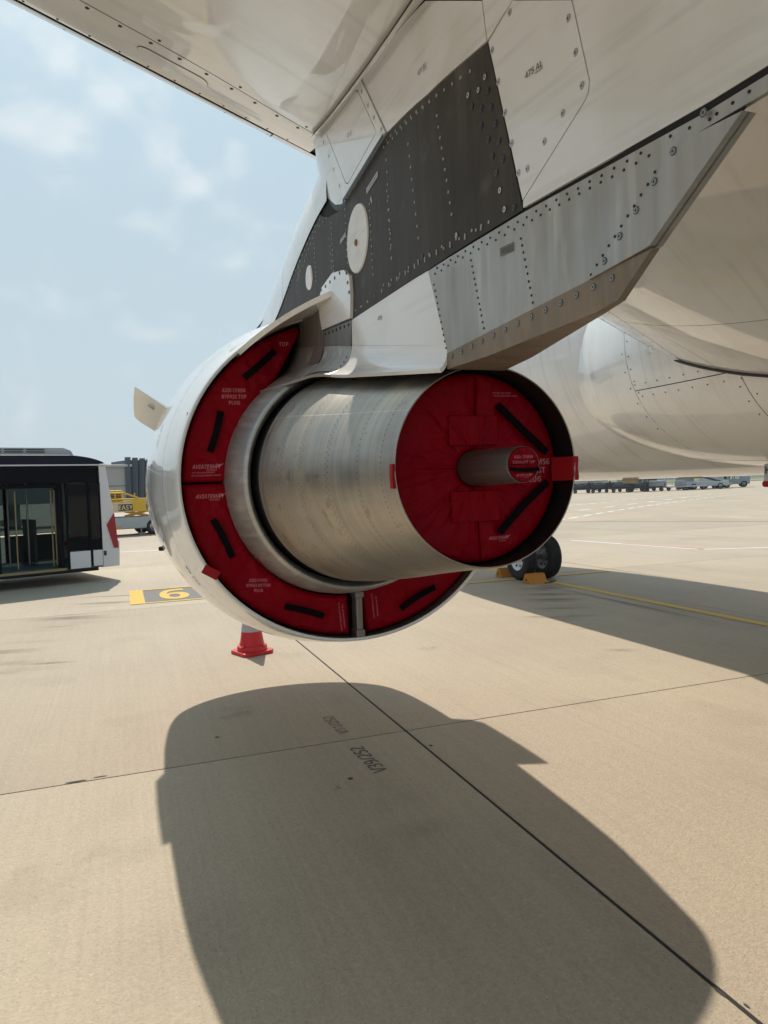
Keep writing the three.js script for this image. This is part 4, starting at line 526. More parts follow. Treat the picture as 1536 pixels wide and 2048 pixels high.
{
  const bypassVinyl = vinyl(g => { 
    words(g, 'TOP', -0.30, 0.755, 0.033, { width: 0.055 }); words(g, 'A320 CFM56', -0.585, 0.497, 0.030, { width: 0.125 }); words(g, 'BYPASS TOP', -0.585, 0.463, 0.030, { width: 0.135 }); words(g, 'PLUG', -0.585, 0.430, 0.030, { width: 0.062 });
    makerMark(g, -0.755, 0.087, 0.155); words(g, 'P/N: INT-A320CFM56BPT', -0.765, 0.055, 0.011, { width: 0.12 }); words(g, 'S/N: INT-A320CFM56BPT/22040397', -0.75, 0.040, 0.011, { width: 0.155 });
  
    makerMark(g, -0.745, -0.072, 0.155); words(g, 'A320 CFM56', -0.495, -0.545, 0.024, { width: 0.10, rot: 0.06 }); words(g, 'BYPASS BOTTOM', -0.495, -0.573, 0.024, { width: 0.135, rot: 0.06 }); words(g, 'PLUG', -0.495, -0.601, 0.024, { width: 0.05, rot: 0.06 });
    words(g, 'P/N: INT-A320CFM56BPBL', -0.015, -0.79, 0.012, { rot: 1.5, width: 0.14 }); words(g, 'S/N: INT-A320CFM56BPBL/22040397', -0.035, -0.79, 0.012, { rot: 1.5, width: 0.17 });
   words(g, 'P/N: INT-A320CFM56BPBR', 0.19, -0.75, 0.012, { rot: 1.5, width: 0.12 }); words(g, 'S/N: INT-A320CFM56BPBR/22040397', 0.165, -0.745, 0.012, { rot: 1.5, width: 0.15 }); });
  const top = thing('bypass_plug', 'red vinyl plug filling the upper left of the engine fan duct', 'engine cover', [EX, EY, plugZ]);
  add(top, 'cover', quilt(rad(104), rad(179.55), (c => a => c(a * 180 / Math.PI))(smoothCurve([[104, 0.845], [108, 0.79], [116, 0.705], [124, 0.658], [140, 0.635], [158, 0.64], [180, 0.640]])), ductR, { seed: 1 }), bypassVinyl);
  strap(top, [-0.355, 0.715], [-0.53, 0.562], 0.004); strap(top, [-0.662, 0.382], [-0.728, 0.165], 0.006);
  tab(top, -0.565, 0.275, 0.05, 0.085, -0.25, 0.03, -0.4); tab(top, -0.835, 0.33, 0.022, 0.09, -0.2, 0.016);
  const bl = thing('bypass_plug', 'red vinyl plug filling the lower left of the engine fan duct', 'engine cover', [EX, EY, plugZ]);
  add(bl, 'cover', quilt(rad(180.5), rad(271.4), a => 0.64 + 0.03 * Math.sin(Math.max(0, a - Math.PI)), ductR, { seed: 4 }), bypassVinyl);
  strap(bl, [-0.727, -0.195], [-0.632, -0.408], 0.004); strap(bl, [-0.355, -0.70], [-0.135, -0.775], 0.006);
  tab(bl, -0.462, -0.425, 0.06, 0.075, 0.75, 0.03, 0.35); const bt = tab(bl, -0.755, -0.475, 0.09, 0.05, -0.55, 0.066); bt.userData.label = 'tab folded over the nozzle edge';
  const br = thing('bypass_plug', 'red vinyl plug filling the right side of the engine fan duct', 'engine cover', [EX, EY, plugZ]);
  add(br, 'cover', quilt(rad(278.0), rad(430), () => 0.655, ductR, { seed: 8, nA: 240 }), bypassVinyl);
  strap(br, [0.56, -0.665], [0.335, -0.775], -0.012);

  const ex = thing('exhaust_plug', 'large round red cover with two black straps inside the exhaust nozzle', 'engine cover', [EX, EY, -2.30]);
  const half = s => { const A0 = s < 0 ? rad(87.2) : rad(-86.6), A1 = s < 0 ? rad(272.8) : rad(86.6); return quilt(A0, A1, () => 0.0665, () => 0.334, { puff: 0.014, seed: s < 0 ? 12 : 16, crease: s < 0 ? 0.010 : 0.007, depth: 0.05, nA: 200, nR: 40, fold: (a, r) => { const w = Math.sin(Math.PI * sstep(0.06, 0.33, r)); return (s < 0 ? 0.012 : 0.006) * w * (fbm(a * 4.2 + 3, r * 2.2, 3, 950) - 0.5) * 2; } }); };
  const vx = vinyl(g => { words(g, 'P/N: INT-A320CFM56EX', 0.115, 0.266, 0.009, { width: 0.075 }); words(g, 'S/N: INT-A320CFM56EX/22040397', 0.13, 0.256, 0.009, { width: 0.10 }); words(g, 'A320 CFM56', 0.225, 0.018, 0.030, { width: 0.165 }); words(g, 'EXHAUST', 0.225, -0.014, 0.030, { width: 0.125 }); words(g, 'PLUG', 0.235, -0.046, 0.030, { width: 0.07 }); makerMark(g, 0.082, -0.252, 0.085); });
  add(ex, 'cover', half(-1), vx); add(ex, 'cover', half(1), vx);
  const fl = (y, h) => add(ex, 'joining_flap', new THREE.ExtrudeGeometry(new THREE.Shape([[-0.10, y - h / 2], [0.085, y - h / 2], [0.085, y + h / 2], [-0.10, y + h / 2]].map(p => new THREE.Vector2(...p))), { depth: 0.003, bevelEnabled: true, bevelSize: 0.002, bevelThickness: 0.002, bevelSegments: 1 }).translate(0, 0, -0.002), vx); fl(0.132, 0.10); fl(-0.135, 0.105);
  strap(ex, [0.088, 0.222], [0.285, 0.05], -0.006, 0.026, 0.008); strap(ex, [0.082, -0.232], [0.285, -0.058], 0.010, 0.026, 0.008);
  const wrapTab = (side, y, h, inn, out) => { const zL = 2.30 - 2.202 + 0.003; const R0 = 0.346; const P = t => t < 0.5 ? [side * lerp(inn, R0 - 0.004, t * 2), lerp(0.012, zL, t * 2)] : [side * (R0 + 0.005 + (t - 0.5) * 0.006), zL - (t - 0.5) * 2 * out]; const F = k => (t, s) => { const p = P(t); return [p[0] + side * k, y + h * (s - 0.5), p[1] + (t < 0.5 ? k : 0) + 0.002 * Math.sin(s * 9)]; }; add(ex, 'pull_tab', [sheet(F(0), 0, 1, 24, 0, 1, 6), sheet(F(0.003), 0, 1, 24, 0, 1, 6)], M.tab); };
  wrapTab(1, -0.012, 0.085, 0.30, 0.05); wrapTab(-1, -0.022, 0.08, 0.33, 0.02);
  const tip = thing('exhaust_tip_plug', 'small round red cap with a black band on the thin exhaust tube', 'engine cover', [EX, EY, -1.981]);
  const tipMap = vinyl(g => { words(g, 'A320 CFM56', 0, 0.023, 0.0135, { width: 0.068 }); words(g, 'EXHAUST TIP', 0, 0.007, 0.0135, { width: 0.078 }); makerMark(g, -0.004, -0.034, 0.056); });
  add(tip, 'cap', new THREE.ExtrudeGeometry(new THREE.Shape(arcPts(0.0525, 0, 360, 40).map(p => new THREE.Vector2(...p))), { depth: 0.02, bevelEnabled: true, bevelSize: 0.001, bevelThickness: 0.003, bevelSegments: 2 }).translate(0, 0, -0.02), tipMap);
  strap(tip, [-0.052, -0.013], [0.052, -0.015], -0.004, 0.012, 0.006);
}

// ------------------------------------------------------------------ cone and chocks on the apron
{
  const M1 = phy({ color: lin(0.56, 0.012, 0.022), roughness: 0.4, side: THREE.DoubleSide }), M2 = flat(0.42, 0.42, 0.44, 0.5);
  const c = thing('traffic_cone', 'red and white traffic cone standing under the engine', 'traffic cone', [1.34, 0, -8.4], 0.35); c.scale.set(0.8, 0.9, 0.8);
  const oct = new THREE.Shape(); const q = 0.235, k = 0.06; [[-q, -q + k], [-q + k, -q], [q - k, -q], [q, -q + k], [q, q - k], [q - k, q], [-q + k, q], [-q, q - k]].forEach((p, i) => i ? oct.lineTo(...p) : oct.moveTo(...p));
  add(c, 'base', [new THREE.ExtrudeGeometry(oct, { depth: 0.03, bevelEnabled: true, bevelSize: 0.01, bevelThickness: 0.008, bevelSegments: 2 }).rotateX(-Math.PI / 2).translate(0, 0.008, 0), new THREE.LatheGeometry([[0.215, 0.035], [0.215, 0.09], [0.205, 0.105], [0.17, 0.11]].map(p => new THREE.Vector2(...p)), 40)], M1);
  const r = y => 0.178 - 0.158 * (y - 0.1) / 0.9; const ring = (y0, y1, d) => new THREE.LatheGeometry([[r(y0) + d, y0], [r(y1) + d, y1]].map(p => new THREE.Vector2(...p)), 40);
  add(c, 'cone', [ring(0.1, 1.0, 0), new THREE.CylinderGeometry(0.02, 0.02, 0.012, 20).translate(0, 1.0, 0)], M1); add(c, 'reflective_band', ring(0.29, 0.48, 0.003), M2); add(c, 'reflective_band', ring(0.66, 0.82, 0.003), M2);
  for (const b of [0, 1, 2, 3]) add(c, 'base_lug', rbx(0.04, 0.012, 0.05, 0.004).translate(0.20, 0.112, 0).rotateY(b * 1.57 + 0.4), M1);
  const chock = (x, z, len, label) => { const t = thing('wheel_chock', label, 'wheel chock', [x, 0, z], 0, undefined); const s = new THREE.Shape(); s.moveTo(-0.13, 0.008); s.lineTo(0.13, 0.008); s.lineTo(0.04, 0.16); s.lineTo(-0.04, 0.16); s.closePath(); const h = new THREE.Path(); h.moveTo(-0.05, 0.04); h.lineTo(0, 0.115); h.lineTo(0.05, 0.04); h.closePath(); s.holes.push(h); add(t, 'block', new THREE.ExtrudeGeometry(s, { depth: len, bevelEnabled: true, bevelSize: 0.008, bevelThickness: 0.008, bevelSegments: 2 }).translate(0, 0, -len / 2).rotateY(Math.PI / 2), M.chock); each(t, 'grip_strip', [bx(len, 0.012, 0.03, 0, 0.174, 0.02), bx(len, 0.012, 0.03, 0, 0.174, -0.02)], M.chock); const cv = new THREE.CatmullRomCurve3([[len / 2, 0.1, 0], [len / 2 + 0.12, 0.02, 0.06], [len / 2 + 0.25, 0.015, 0.02], [len / 2 + 0.1, 0.015, 0.14], [len / 2 - 0.1, 0.012, 0.2]].map(p => new THREE.Vector3(...p))); add(t, 'rope', new THREE.TubeGeometry(cv, 20, 0.009, 6), M.ink); return t; };
  chock(7.10, -12.74, 0.28, 'yellow chock in front of the nose wheel'); chock(7.10, -11.63, 0.36, 'longer yellow chock behind the nose wheel, on the side nearest the engine');
}

// ------------------------------------------------------------------ airport bus with an open door
{
  const bus = thing('airport_bus', 'black and white airport bus with an open door', 'bus', [-0.12, 0, -17.4], 3.496);
  const H = 2.60, D = 2.75, L = 13.2, y0 = 0.33;
  const wallRect = (name, x0, x1, a, b, z, m, t = 0.05) => add(bus, name, bx(x1 - x0 - 0.012, b - a - 0.012, t, (x0 + x1) / 2, (a + b) / 2, z), m);
  // near side: rear corner, pillars, glass, open doorway
  const rear = new THREE.Shape(); rear.moveTo(0.02, y0); rear.lineTo(0.36, y0); rear.lineTo(0.36, H - 0.05); rear.lineTo(0.24, H); rear.quadraticCurveTo(0.18, 2.0, 0.10, 1.55); rear.lineTo(0.10, 0.95); rear.lineTo(0.0, 0.85);
  add(bus, 'rear_corner', new THREE.ExtrudeGeometry(rear, { depth: D, bevelEnabled: true, bevelSize: 0.02, bevelThickness: 0.03, bevelSegments: 2 }), M.busWhite);
  const tri = new THREE.Shape(); tri.moveTo(0.085, 1.5); tri.lineTo(0.26, 1.25); tri.lineTo(0.12, 0.72); tri.lineTo(0.02, 0.72); add(bus, 'tail_lamp_panel', new THREE.ExtrudeGeometry(tri, { depth: 0.02, bevelEnabled: false }).translate(0, 0, -0.052), phy({ color: lin(0.30, 0.012, 0.02), roughness: 0.3 }));
  add(bus, 'reflector', bx(0.05, 0.10, 0.02, 0.32, 0.62, -0.04), M.black);
  wallRect('window', 0.40, 0.60, 0.95, 2.18, 0, M.glassDark); wallRect('side_panel', 0.37, 0.62, 0.72, 0.95, 0, M.busBlack); wallRect('skirt_panel', 0.37, 0.58, 0.35, 0.71, -0.01, M.busWhite);
  wallRect('window', 0.66, 1.06, 1.02, 2.18, 0, M.glassDark); wallRect('side_panel', 0.63, 1.10, 0.72, 1.02, 0, M.busBlack); wallRect('skirt_panel', 0.63, 1.07, 0.33, 0.71, -0.01, M.busWhite);
  for (const x of [0.385, 0.62, 0.645, 1.09, 2.52]) wallRect('pillar', x - 0.022, x + 0.022, 0.34, 2.2, -0.004, M.busBlack, 0.06);
  wallRect('side_panel', 0.37, L, 2.19, 2.55, 0, M.busBlack, 0.06); add(bus, 'gutter_strip', rbx(L - 0.2, 0.035, 0.05, 0.01, L / 2 + 0.12, 2.58, -0.03), M.silver);
  const dx0 = 1.16, dx1 = 2.48;
  each(bus, 'door_leaf', [bx(0.05, 1.85, 0.40, dx0 + 0.05, 1.24, 0.18), bx(0.05, 1.85, 0.40, dx1 - 0.05, 1.24, 0.18)], M.busBlack); add(bus, 'door_sill', [bx(dx1 - dx0, 0.05, 0.10, (dx0 + dx1) / 2, 0.345, -0.02)], M.brass); add(bus, 'door_header', bx(dx1 - dx0 - 0.03, 0.08, 0.1, (dx0 + dx1) / 2, 2.14, 0.06), M.busBlack);
  for (const x of [dx0 + 0.12, dx0 + 0.19, dx1 - 0.42]) add(bus, 'grab_pole', rod([x, 0.42, 0.16], [x, 2.05, 0.16], 0.016), M.brass); for (const x of [1.55, 1.95]) add(bus, 'grab_pole', rod([x, 0.38, 1.3], [x, 2.4, 1.3], 0.018), M.steel);
  for (let x = 2.55; x < L - 0.4; x += 1.75) { wallRect('window', x + 0.03, x + 1.70, 0.95, 2.18, 0, M.glassDark); wallRect('side_panel', x + 0.01, x + 1.72, 0.72, 0.95, 0, M.busBlack); wallRect('skirt_panel', x + 0.01, x + 1.72, 0.33, 0.71, -0.01, M.busWhite); wallRect('pillar', x - 0.03, x + 0.02, 0.34, 2.2, -0.004, M.busBlack, 0.06); }
  add(bus, 'floor', bx(L - 0.4, 0.06, D - 0.1, L / 2 + 0.2, 0.345, D / 2), M.floorTeal); add(bus, 'ceiling', bx(L - 0.4, 0.06, D - 0.1, L / 2 + 0.2, 2.46, D / 2), M.busIn);
  // far side: low wall with clear windows
  for (let x = 0.4; x < L - 0.5; x += 1.28) { if (Math.abs(x - 1.68) > 0.1) add(bus, 'far_wall', bx(1.2, 0.65, 0.05, x + 0.63, 0.68, D), M.busIn); add(bus, 'far_window', bx(1.2, 1.2, 0.02, x + 0.63, 1.62, D), M.busTint); add(bus, 'far_pillar', bx(0.07, 2.2, 0.06, x, 1.4, D), M.busBlack); } add(bus, 'far_window', bx(1.2, 0.62, 0.02, 2.31, 0.68, D), M.busTint);
  add(bus, 'far_header', bx(L - 0.4, 0.35, 0.05, L / 2 + 0.2, 2.38, D), M.busBlack); add(bus, 'front_wall', bx(0.06, 2.2, D, L, 1.45, D / 2), M.busBlack); add(bus, 'partition', bx(0.05, 1.0, 1.0, 1.32, 0.9, 2.1), M.busIn);
  const seat = add(bus, 'seat', [rbx(0.42, 0.10, 0.42, 0.03, 0.85, 0.85, 0.7), rbx(0.10, 0.62, 0.42, 0.04, 0.66, 1.2, 0.7)], flat(0.32, 0.02, 0.035, 0.7)); 
  const roof = new THREE.Shape(); roof.moveTo(0.22, 2.6); roof.quadraticCurveTo(0.45, 2.74, 0.95, 2.78); roof.lineTo(L - 0.3, 2.78); roof.lineTo(L, 2.6); add(bus, 'roof', new THREE.ExtrudeGeometry(roof, { depth: D - 0.06, bevelEnabled: true, bevelSize: 0.02, bevelThickness: 0.02, bevelSegments: 2 }).translate(0, 0, 0.02), M.busRoof);
  for (const x of [0.98, 4.6]) { const ac = grp(bus, 'air_conditioner'); const s = new THREE.Shape(); s.moveTo(x - 0.16, 2.79); s.lineTo(x + 2.6, 2.79); s.lineTo(x + 2.6, 2.96); s.lineTo(x + 0.05, 2.96); s.lineTo(x - 0.10, 2.90); add(ac, 'housing', new THREE.ExtrudeGeometry(s, { depth: D - 0.5, bevelEnabled: true, bevelSize: 0.01, bevelThickness: 0.02, bevelSegments: 2 }).translate(0, 0, 0.22), M.busGrey); for (let k = 0; k < 5; k++) for (const y of [2.875, 2.925]) add(ac, 'vent_slot', bx(0.36, 0.02, 0.03, x + 0.62 + k * 0.42, y, 0.195), M.black); }
  for (const x of [2.9, 10]) for (const z of [0.2, D - 0.2]) wheel(bus, 'wheel', 0.45, 0.28, M.rimGrey, [x + 1.2, 0.45, z], Math.PI / 2);
  add(bus, 'underbody', bx(L - 0.8, 0.12, D - 0.4, L / 2, 0.29, D / 2), M.black);
}
// ------------------------------------------------------------------ loaders, jet bridge
function cargoLoader(x, z, turn, label, lettered) {
  const t = thing('cargo_loader', label, 'cargo loader', [x, 0, z], turn);
  add(t, 'chassis', [rbx(5.6, 0.56, 1.9, 0.05, 0, 0.60, 0)], M.gseWhite); add(t, 'side_panel', rbx(1.5, 0.42, 0.04, 0.01, -1.25, 0.66, 0.97), M.busGrey); add(t, 'yellow_strip', bx(1.5, 0.10, 0.03, -1.25, 0.40, 0.985), M.yellow);
  add(t, 'lift_platform', [rbx(5.0, 0.52, 1.9, 0.04, -0.2, 1.38, 0)], M.gseYellow); add(t, 'sign_board', rbx(2.1, 0.46, 0.05, 0.01, -0.35, 1.36, 0.98), M.gseCream); add(t, 'sign_board', rbx(0.62, 0.50, 0.06, 0.01, 0.35, 1.37, 0.99), M.gseYellow);
  if (lettered) { add(t, 'lettering_plate', bx(0.66, 0.30, 0.02, -0.28, 1.34, 1.012), M.ink); add(t, 'lettering', flatWords('EASY', 0.21).translate(-0.28, 1.34, 1.026), M.gseCream); add(t, 'lettering', flatWords('LOAD', 0.24).scale(0.8, 1, 1).translate(1.03, 1.34, 1.03), M.ink); }
  add(t, 'guard_rail', [rod([-2.6, 1.72, 0.9], [0.9, 1.72, 0.9], 0.035), rod([-2.6, 2.02, 0.9], [-0.3, 2.02, 0.9], 0.035), ...[-2.5, -1.6, -0.7, 0.2, 0.85].map(q => rod([q, 1.6, 0.9], [q, 2.0, 0.9], 0.03)), rod([-0.3, 2.02, 0.9], [0.4, 1.75, 0.9], 0.035)], M.gseYellow);
  add(t, 'engine_hood', [rbx(2.3, 0.55, 1.5, 0.05, -1.4, 1.88, -0.1)], M.gseYellow); each(t, 'hood_slot', [0, 1, 2, 3, 4].map(k => bx(0.8, 0.035, 0.02, -0.75, 1.72 + k * 0.075, 0.67)), M.black); each(t, 'roller', [0, 1, 2, 3, 4, 5, 6].map(k => rod([0.4 + k * 0.28, 1.68, -0.8], [0.4 + k * 0.28, 1.68, 0.8], 0.05)), M.paleMetal);
  add(t, 'lift_arm', [beam([-0.2, 0.9, 0.6], [0.9, 1.15, 0.6], 0.1, 0.12), beam([0.9, 0.9, 0.6], [-0.2, 1.15, 0.6], 0.1, 0.12)], M.gseYellow);
  for (const q of [-2.0, 1.05]) for (const s of [-0.85, 0.85]) wheel(t, 'wheel', 0.38, 0.26, M.rimGrey, [q, 0.38, s], Math.PI / 2);
  each(t, 'stabilizer', [[rbx(0.3, 0.1, 0.3, 0.02, 0.45, 0.06, 0.9), rod([0.45, 0.1, 0.9], [0.45, 0.5, 0.8], 0.04)], [rbx(0.3, 0.1, 0.3, 0.02, 1.7, 0.06, 0.9), rod([1.7, 0.1, 0.9], [1.7, 0.5, 0.8], 0.04)]], M.stained);
  return t;
}
cargoLoader(0.1, -37.0, 0.30, 'yellow and white lettered cargo loader parked between the bus and the engine', true);
cargoLoader(-8.6, -33.5, 0.18, 'yellow cargo loader seen through the open door of the bus', false);
{
  const t = thing('jet_bridge', 'grey passenger boarding bridge with dark folded bellows behind the bus', 'jet bridge', [-0.65, 0, -54], 0.33);
  const B0 = 1.2, B1 = 3.95;
  each(t, 'cab_wall', [rbx(2.6, B1 - B0, 0.12, 0.03, -0.2, (B0 + B1) / 2 , 0.0), bx(2.6, B1 - B0, 0.12, -0.2, (B0 + B1) / 2, -3)], M.bridge); add(t, 'cab_joint', [bx(2.62, 0.05, 0.03, -0.2, 2.6, 0.075), bx(0.05, B1 - B0, 0.03, -0.15 - 1.35, (B0 + B1) / 2, 0.075)], M.rivetGrey); add(t, 'cab_roof', rbx(4.4, 0.18, 3.6, 0.05, -0.8, B1 + 0.06, -1.5), M.paleMetal); add(t, 'cab_floor', bx(4.4, 0.2, 3.3, -0.8, B0 - 0.05, -1.5), M.bridge);
  add(t, 'cab_window', bx(1.3, 1.25, 0.04, -2.2, 3.02, 0), M.glass); each(t, 'cab_panel', [bx(1.4, 1.2, 0.1, -2.2, 1.8, 0), bx(1.4, 0.3, 0.1, -2.2, 3.8, 0)], M.bridge);
  add(t, 'tunnel', [bx(16, 2.4, 2.8, -10.9, 2.75, -1.5)], M.bridge); 
  for (let k = 0; k < 7; k++) { const x = 1.15 + k * 0.42; const F = s => (v, w) => [x + 0.21 * (s < 0 ? w - 1 : w) + v * 0.10 * k, B0 - 0.35 + v * (B1 - B0 + 1.0 - k * 0.04), 0.15 + 0.22 * (s < 0 ? w : 1 - w)]; add(t, 'bellows_fold', [sheet(F(-1), 0, 1, 4, 0, 1, 2), sheet(F(1), 0, 1, 4, 0, 1, 2)], M.bellows); }
  add(t, 'bellows_back', bx(2.9, B1 - B0 + 0.7, 3.2, 2.55, (B0 + B1) / 2 + 0.1, -1.6), M.bellows);
  each(t, 'bumper_rail', [rod([3.6, B0 - 0.2, 0.4], [5.6, B0 + 0.9, 0.6], 0.06), rod([4.6, B0 - 0.6, 0.6], [5.4, B0 - 0.6, 0.6], 0.05)], M.redLine); add(t, 'leg', [rod([-6, 0, -0.6], [-6, 2.1, -0.6], 0.22), rod([-6, 0, -2.4], [-6, 2.1, -2.4], 0.22), bx(1.2, 0.4, 2.6, -6, 0.35, -1.5)], M.bridge);
}
// terminal building off to the left, met in the glossy cowl's reflection
{
  const t = thing('terminal_building', 'low grey terminal building with a band of windows beyond the bus', 'building', [-46, 0, -34], 0);
  add(t, 'wall', [bx(14, 9, 86, 0, 4.5, 0)], flat(0.20, 0.20, 0.21, 0.7)); add(t, 'roof', bx(16, 0.6, 88, 0, 9.3, 0), flat(0.35, 0.35, 0.36, 0.6));
  for (let k = 0; k < 14; k++) { const w = add(t, 'window', bx(0.06, 2.4, 4.8, 7.03, 6.2, -38 + k * 5.9), M.glassDark); each(w, 'frame', [bx(0.08, 0.12, 5, 7.04, 4.95, -38 + k * 5.9), bx(0.08, 0.12, 5, 7.04, 7.45, -38 + k * 5.9)], M.paleMetal); }
}

// ------------------------------------------------------------------ far side of the apron, seen under the fuselage
function farThing(name, label, cat, px, pz, group) { return thing(name, label, cat, [px, 0, pz], -0.65, group); }
{
  const cartAt = [[60.6, -86.2], [61.9, -83.9], [63.0, -80.9], [64.9, -79.9], [67.2, -79.3]];
  const lab = ['dark baggage cart at the left end of the far row, beside the nozzle', 'dark baggage cart with a tan end in the far row, second from the nozzle', 'dark baggage cart with a sagging cover in the middle of the far row', 'dark covered baggage cart just left of the pale covered one', 'pale grey covered baggage cart in the far row'];
  const cart = (x, z, body, label) => {
    const t = farThing('baggage_cart', label, 'baggage cart', x, z, 'baggage carts parked in a row across the apron'), L = 2.5, W = 1.5; t.scale.setScalar(1.12);
    add(t, 'deck', bx(L, 0.14, W, 0, 0.48, 0), M.cartDark); add(t, 'load_cover', [rbx(L - 0.25, 0.72, W - 0.1, 0.12, 0, 0.92, 0)], body); add(t, 'cover_fold', new THREE.TorusGeometry(0.8, 0.05, 6, 16, 1.9).rotateZ(-Math.PI / 2 - 0.95).scale(1, 0.5, 1).translate(0, 1.4, W / 2 - 0.02), M.cartGrey); each(t, 'end_frame', [bx(0.1, 0.95, W, -L / 2, 0.95, 0), bx(0.1, 0.95, W, L / 2, 0.95, 0)], body === M.cartGrey ? M.cartGrey : M.cartDark);
    for (const a of [-0.8, 0.8]) for (const b of [-0.6, 0.6]) wheel(t, 'wheel', 0.22, 0.15, M.rimGrey, [a, 0.22, b], Math.PI / 2); add(t, 'drawbar', beam([L / 2, 0.4, 0], [L / 2 + 0.7, 0.3, 0], 0.08, 0.08), M.cartDark); return t;
  };
  cartAt.forEach(([x, z], i) => cart(x, z, i === 4 ? M.cartGrey : M.cartDark, lab[i]));
  // a second row just behind the first
  [['tan box cart standing behind the first baggage cart of the far row', 63.6, -87.6, M.beige], ['pale box cart with a flat lid behind the middle of the far row', 66.0, -83.6, M.gseWhite], ['dark box cart with a tall load behind the covered carts', 68.9, -82.6, M.cartDark], ['grey box cart behind the pallet dollies', 74.0, -81.2, M.cartGrey], ['pale box cart behind the belt loader', 78.6, -81.6, M.paleMetal]].forEach(([label, x, z, m], i) => { const t = farThing('box_cart', label, 'cart', x, z, 'box carts in the second far row'), h = 1.0 + 0.35 * ((i * 7) % 3) / 2; add(t, 'deck', bx(2.6, 0.16, 1.5, 0, 0.5, 0), M.cartDark); add(t, 'box', rbx(2.4, h, 1.4, 0.06, 0, 0.58 + h / 2, 0), m); add(t, 'lid', rbx(2.5, 0.1, 1.5, 0.03, 0, 0.63 + h, 0), M.cartGrey); for (const a of [-0.8, 0.8]) for (const b of [-0.6, 0.6]) wheel(t, 'wheel', 0.25, 0.16, M.rimGrey, [a, 0.25, b], Math.PI / 2); });
  // low dollies
  [[70.3, -78.6], [72.8, -77.9]].forEach(([x, z], i) => { const t = farThing('pallet_dolly', i ? 'open pallet dolly with rails standing left of the belt loader' : 'open pallet dolly with a pale crate right of the covered cart', 'dolly', x, z, 'dollies in the far row'); add(t, 'deck', bx(2.8, 0.14, 1.6, 0, 0.5, 0), M.paleMetal); add(t, 'rail', [bx(2.8, 0.06, 0.06, 0, 1.15, 0.75), bx(2.8, 0.06, 0.06, 0, 0.85, 0.75), ...[-1.3, -0.6, 0.1, 0.8, 1.3].map(k => bx(0.06, 0.7, 0.06, k, 0.85, 0.75))], M.paleMetal); if (!i) add(t, 'crate', rbx(1.3, 0.8, 1.2, 0.04, 0.4, 0.98, 0), M.cartGrey); for (const a of [-1, 1]) for (const b of [-0.65, 0.65]) wheel(t, 'wheel', 0.22, 0.15, M.rimGrey, [a, 0.22, b], Math.PI / 2); });
  const bl = farThing('belt_loader', 'grey belt loader with its dark conveyor raised to the left', 'belt loader', 75.3, -79.4); bl.scale.setScalar(1.15);
  add(bl, 'chassis', rbx(4.6, 0.55, 1.8, 0.06, 0.6, 0.65, 0), M.paleMetal); add(bl, 'conveyor', [beam([-4.4, 3.0, 0.2], [2.4, 0.75, 0.2], 0.9, 0.22)], M.cartDark); add(bl, 'side_rail', [beam([-4.4, 3.25, 0.7], [2.4, 1.0, 0.7], 0.06, 0.08), beam([-1.6, 2.7, 0.75], [2.4, 1.45, 0.75], 0.05, 0.3)], M.gseWhite); for (const a of [-0.9, 2.0]) for (const b of [-0.8, 0.8]) wheel(bl, 'wheel', 0.36, 0.24, M.rimGrey, [a, 0.36, b], Math.PI / 2);
  for (const [k, x, z, flip, label] of [[0, 79.5, -84.5, 1, 'pale passenger stairs sloping down to the left behind the belt loader'], [1, 80.2, -81.9, -1, 'grey mobile stairs with open railings sloping down to the right']]) {
    const t = farThing('passenger_stairs', label, 'mobile stairs', x, z); t.scale.setScalar(1.1); const f = flip, H = k ? 2.6 : 3.5, Lh = k ? 2.6 : 4.4;
    each(t, 'stringer', [beam([-f * Lh / 2, 0.6, 0.7], [f * Lh / 2, H - 0.2, 0.7], 0.12, 0.5), beam([-f * Lh / 2, 0.6, -0.7], [f * Lh / 2, H - 0.2, -0.7], 0.12, 0.5)], M.paleMetal); const n = 12; for (let q = 0; q < n; q++) add(t, 'tread', bx(0.3, 0.05, 1.3, -f * Lh / 2 + f * Lh * q / n, 0.7 + (H - 1) * q / n, 0), M.steel);
    add(t, 'handrail', [beam([-f * Lh / 2, 1.6, 0.72], [f * Lh / 2, H + 0.8, 0.72], 0.06, 0.06), ...[0, 0.25, 0.5, 0.75, 1].map(q => rod([-f * Lh / 2 + f * Lh * q, 0.7 + (H - 1) * q, 0.72], [-f * Lh / 2 + f * Lh * q, 1.6 + (H - 0.8) * q, 0.72], 0.03))], M.gseWhite); add(t, 'landing', [bx(1.6, 0.1, 1.6, f * (Lh / 2 + 0.8), H - 0.2, 0), rod([f * (Lh / 2 + 1.4), 0.3, 0.6], [f * (Lh / 2 + 1.4), H - 0.2, 0.6], 0.06), rod([f * (Lh / 2 + 0.3), 0.3, 0.6], [f * (Lh / 2 + 0.3), H - 0.2, 0.6], 0.06)], M.paleMetal); if (!k) add(t, 'canopy', [beam([-f * Lh / 2, 2.6, 0], [f * Lh / 2, H + 1.7, 0], 1.7, 0.08), bx(1.8, 0.08, 1.7, f * (Lh / 2 + 0.8), H + 1.75, 0)], M.gseWhite); add(t, 'chassis', rbx(Lh + 1.2, 0.3, 1.7, 0.05, 0, 0.5, 0), M.paleMetal); for (const a of [-Lh / 2, Lh / 2]) for (const b of [-0.75, 0.75]) wheel(t, 'wheel', 0.34, 0.2, M.rimGrey, [a, 0.34, b], Math.PI / 2);
  }
  const tr = farThing('tow_tractor', 'grey tow tractor with a pale roof at the right end of the far row', 'tow tractor', 85.3, -83.9); tr.scale.setScalar(1.15);
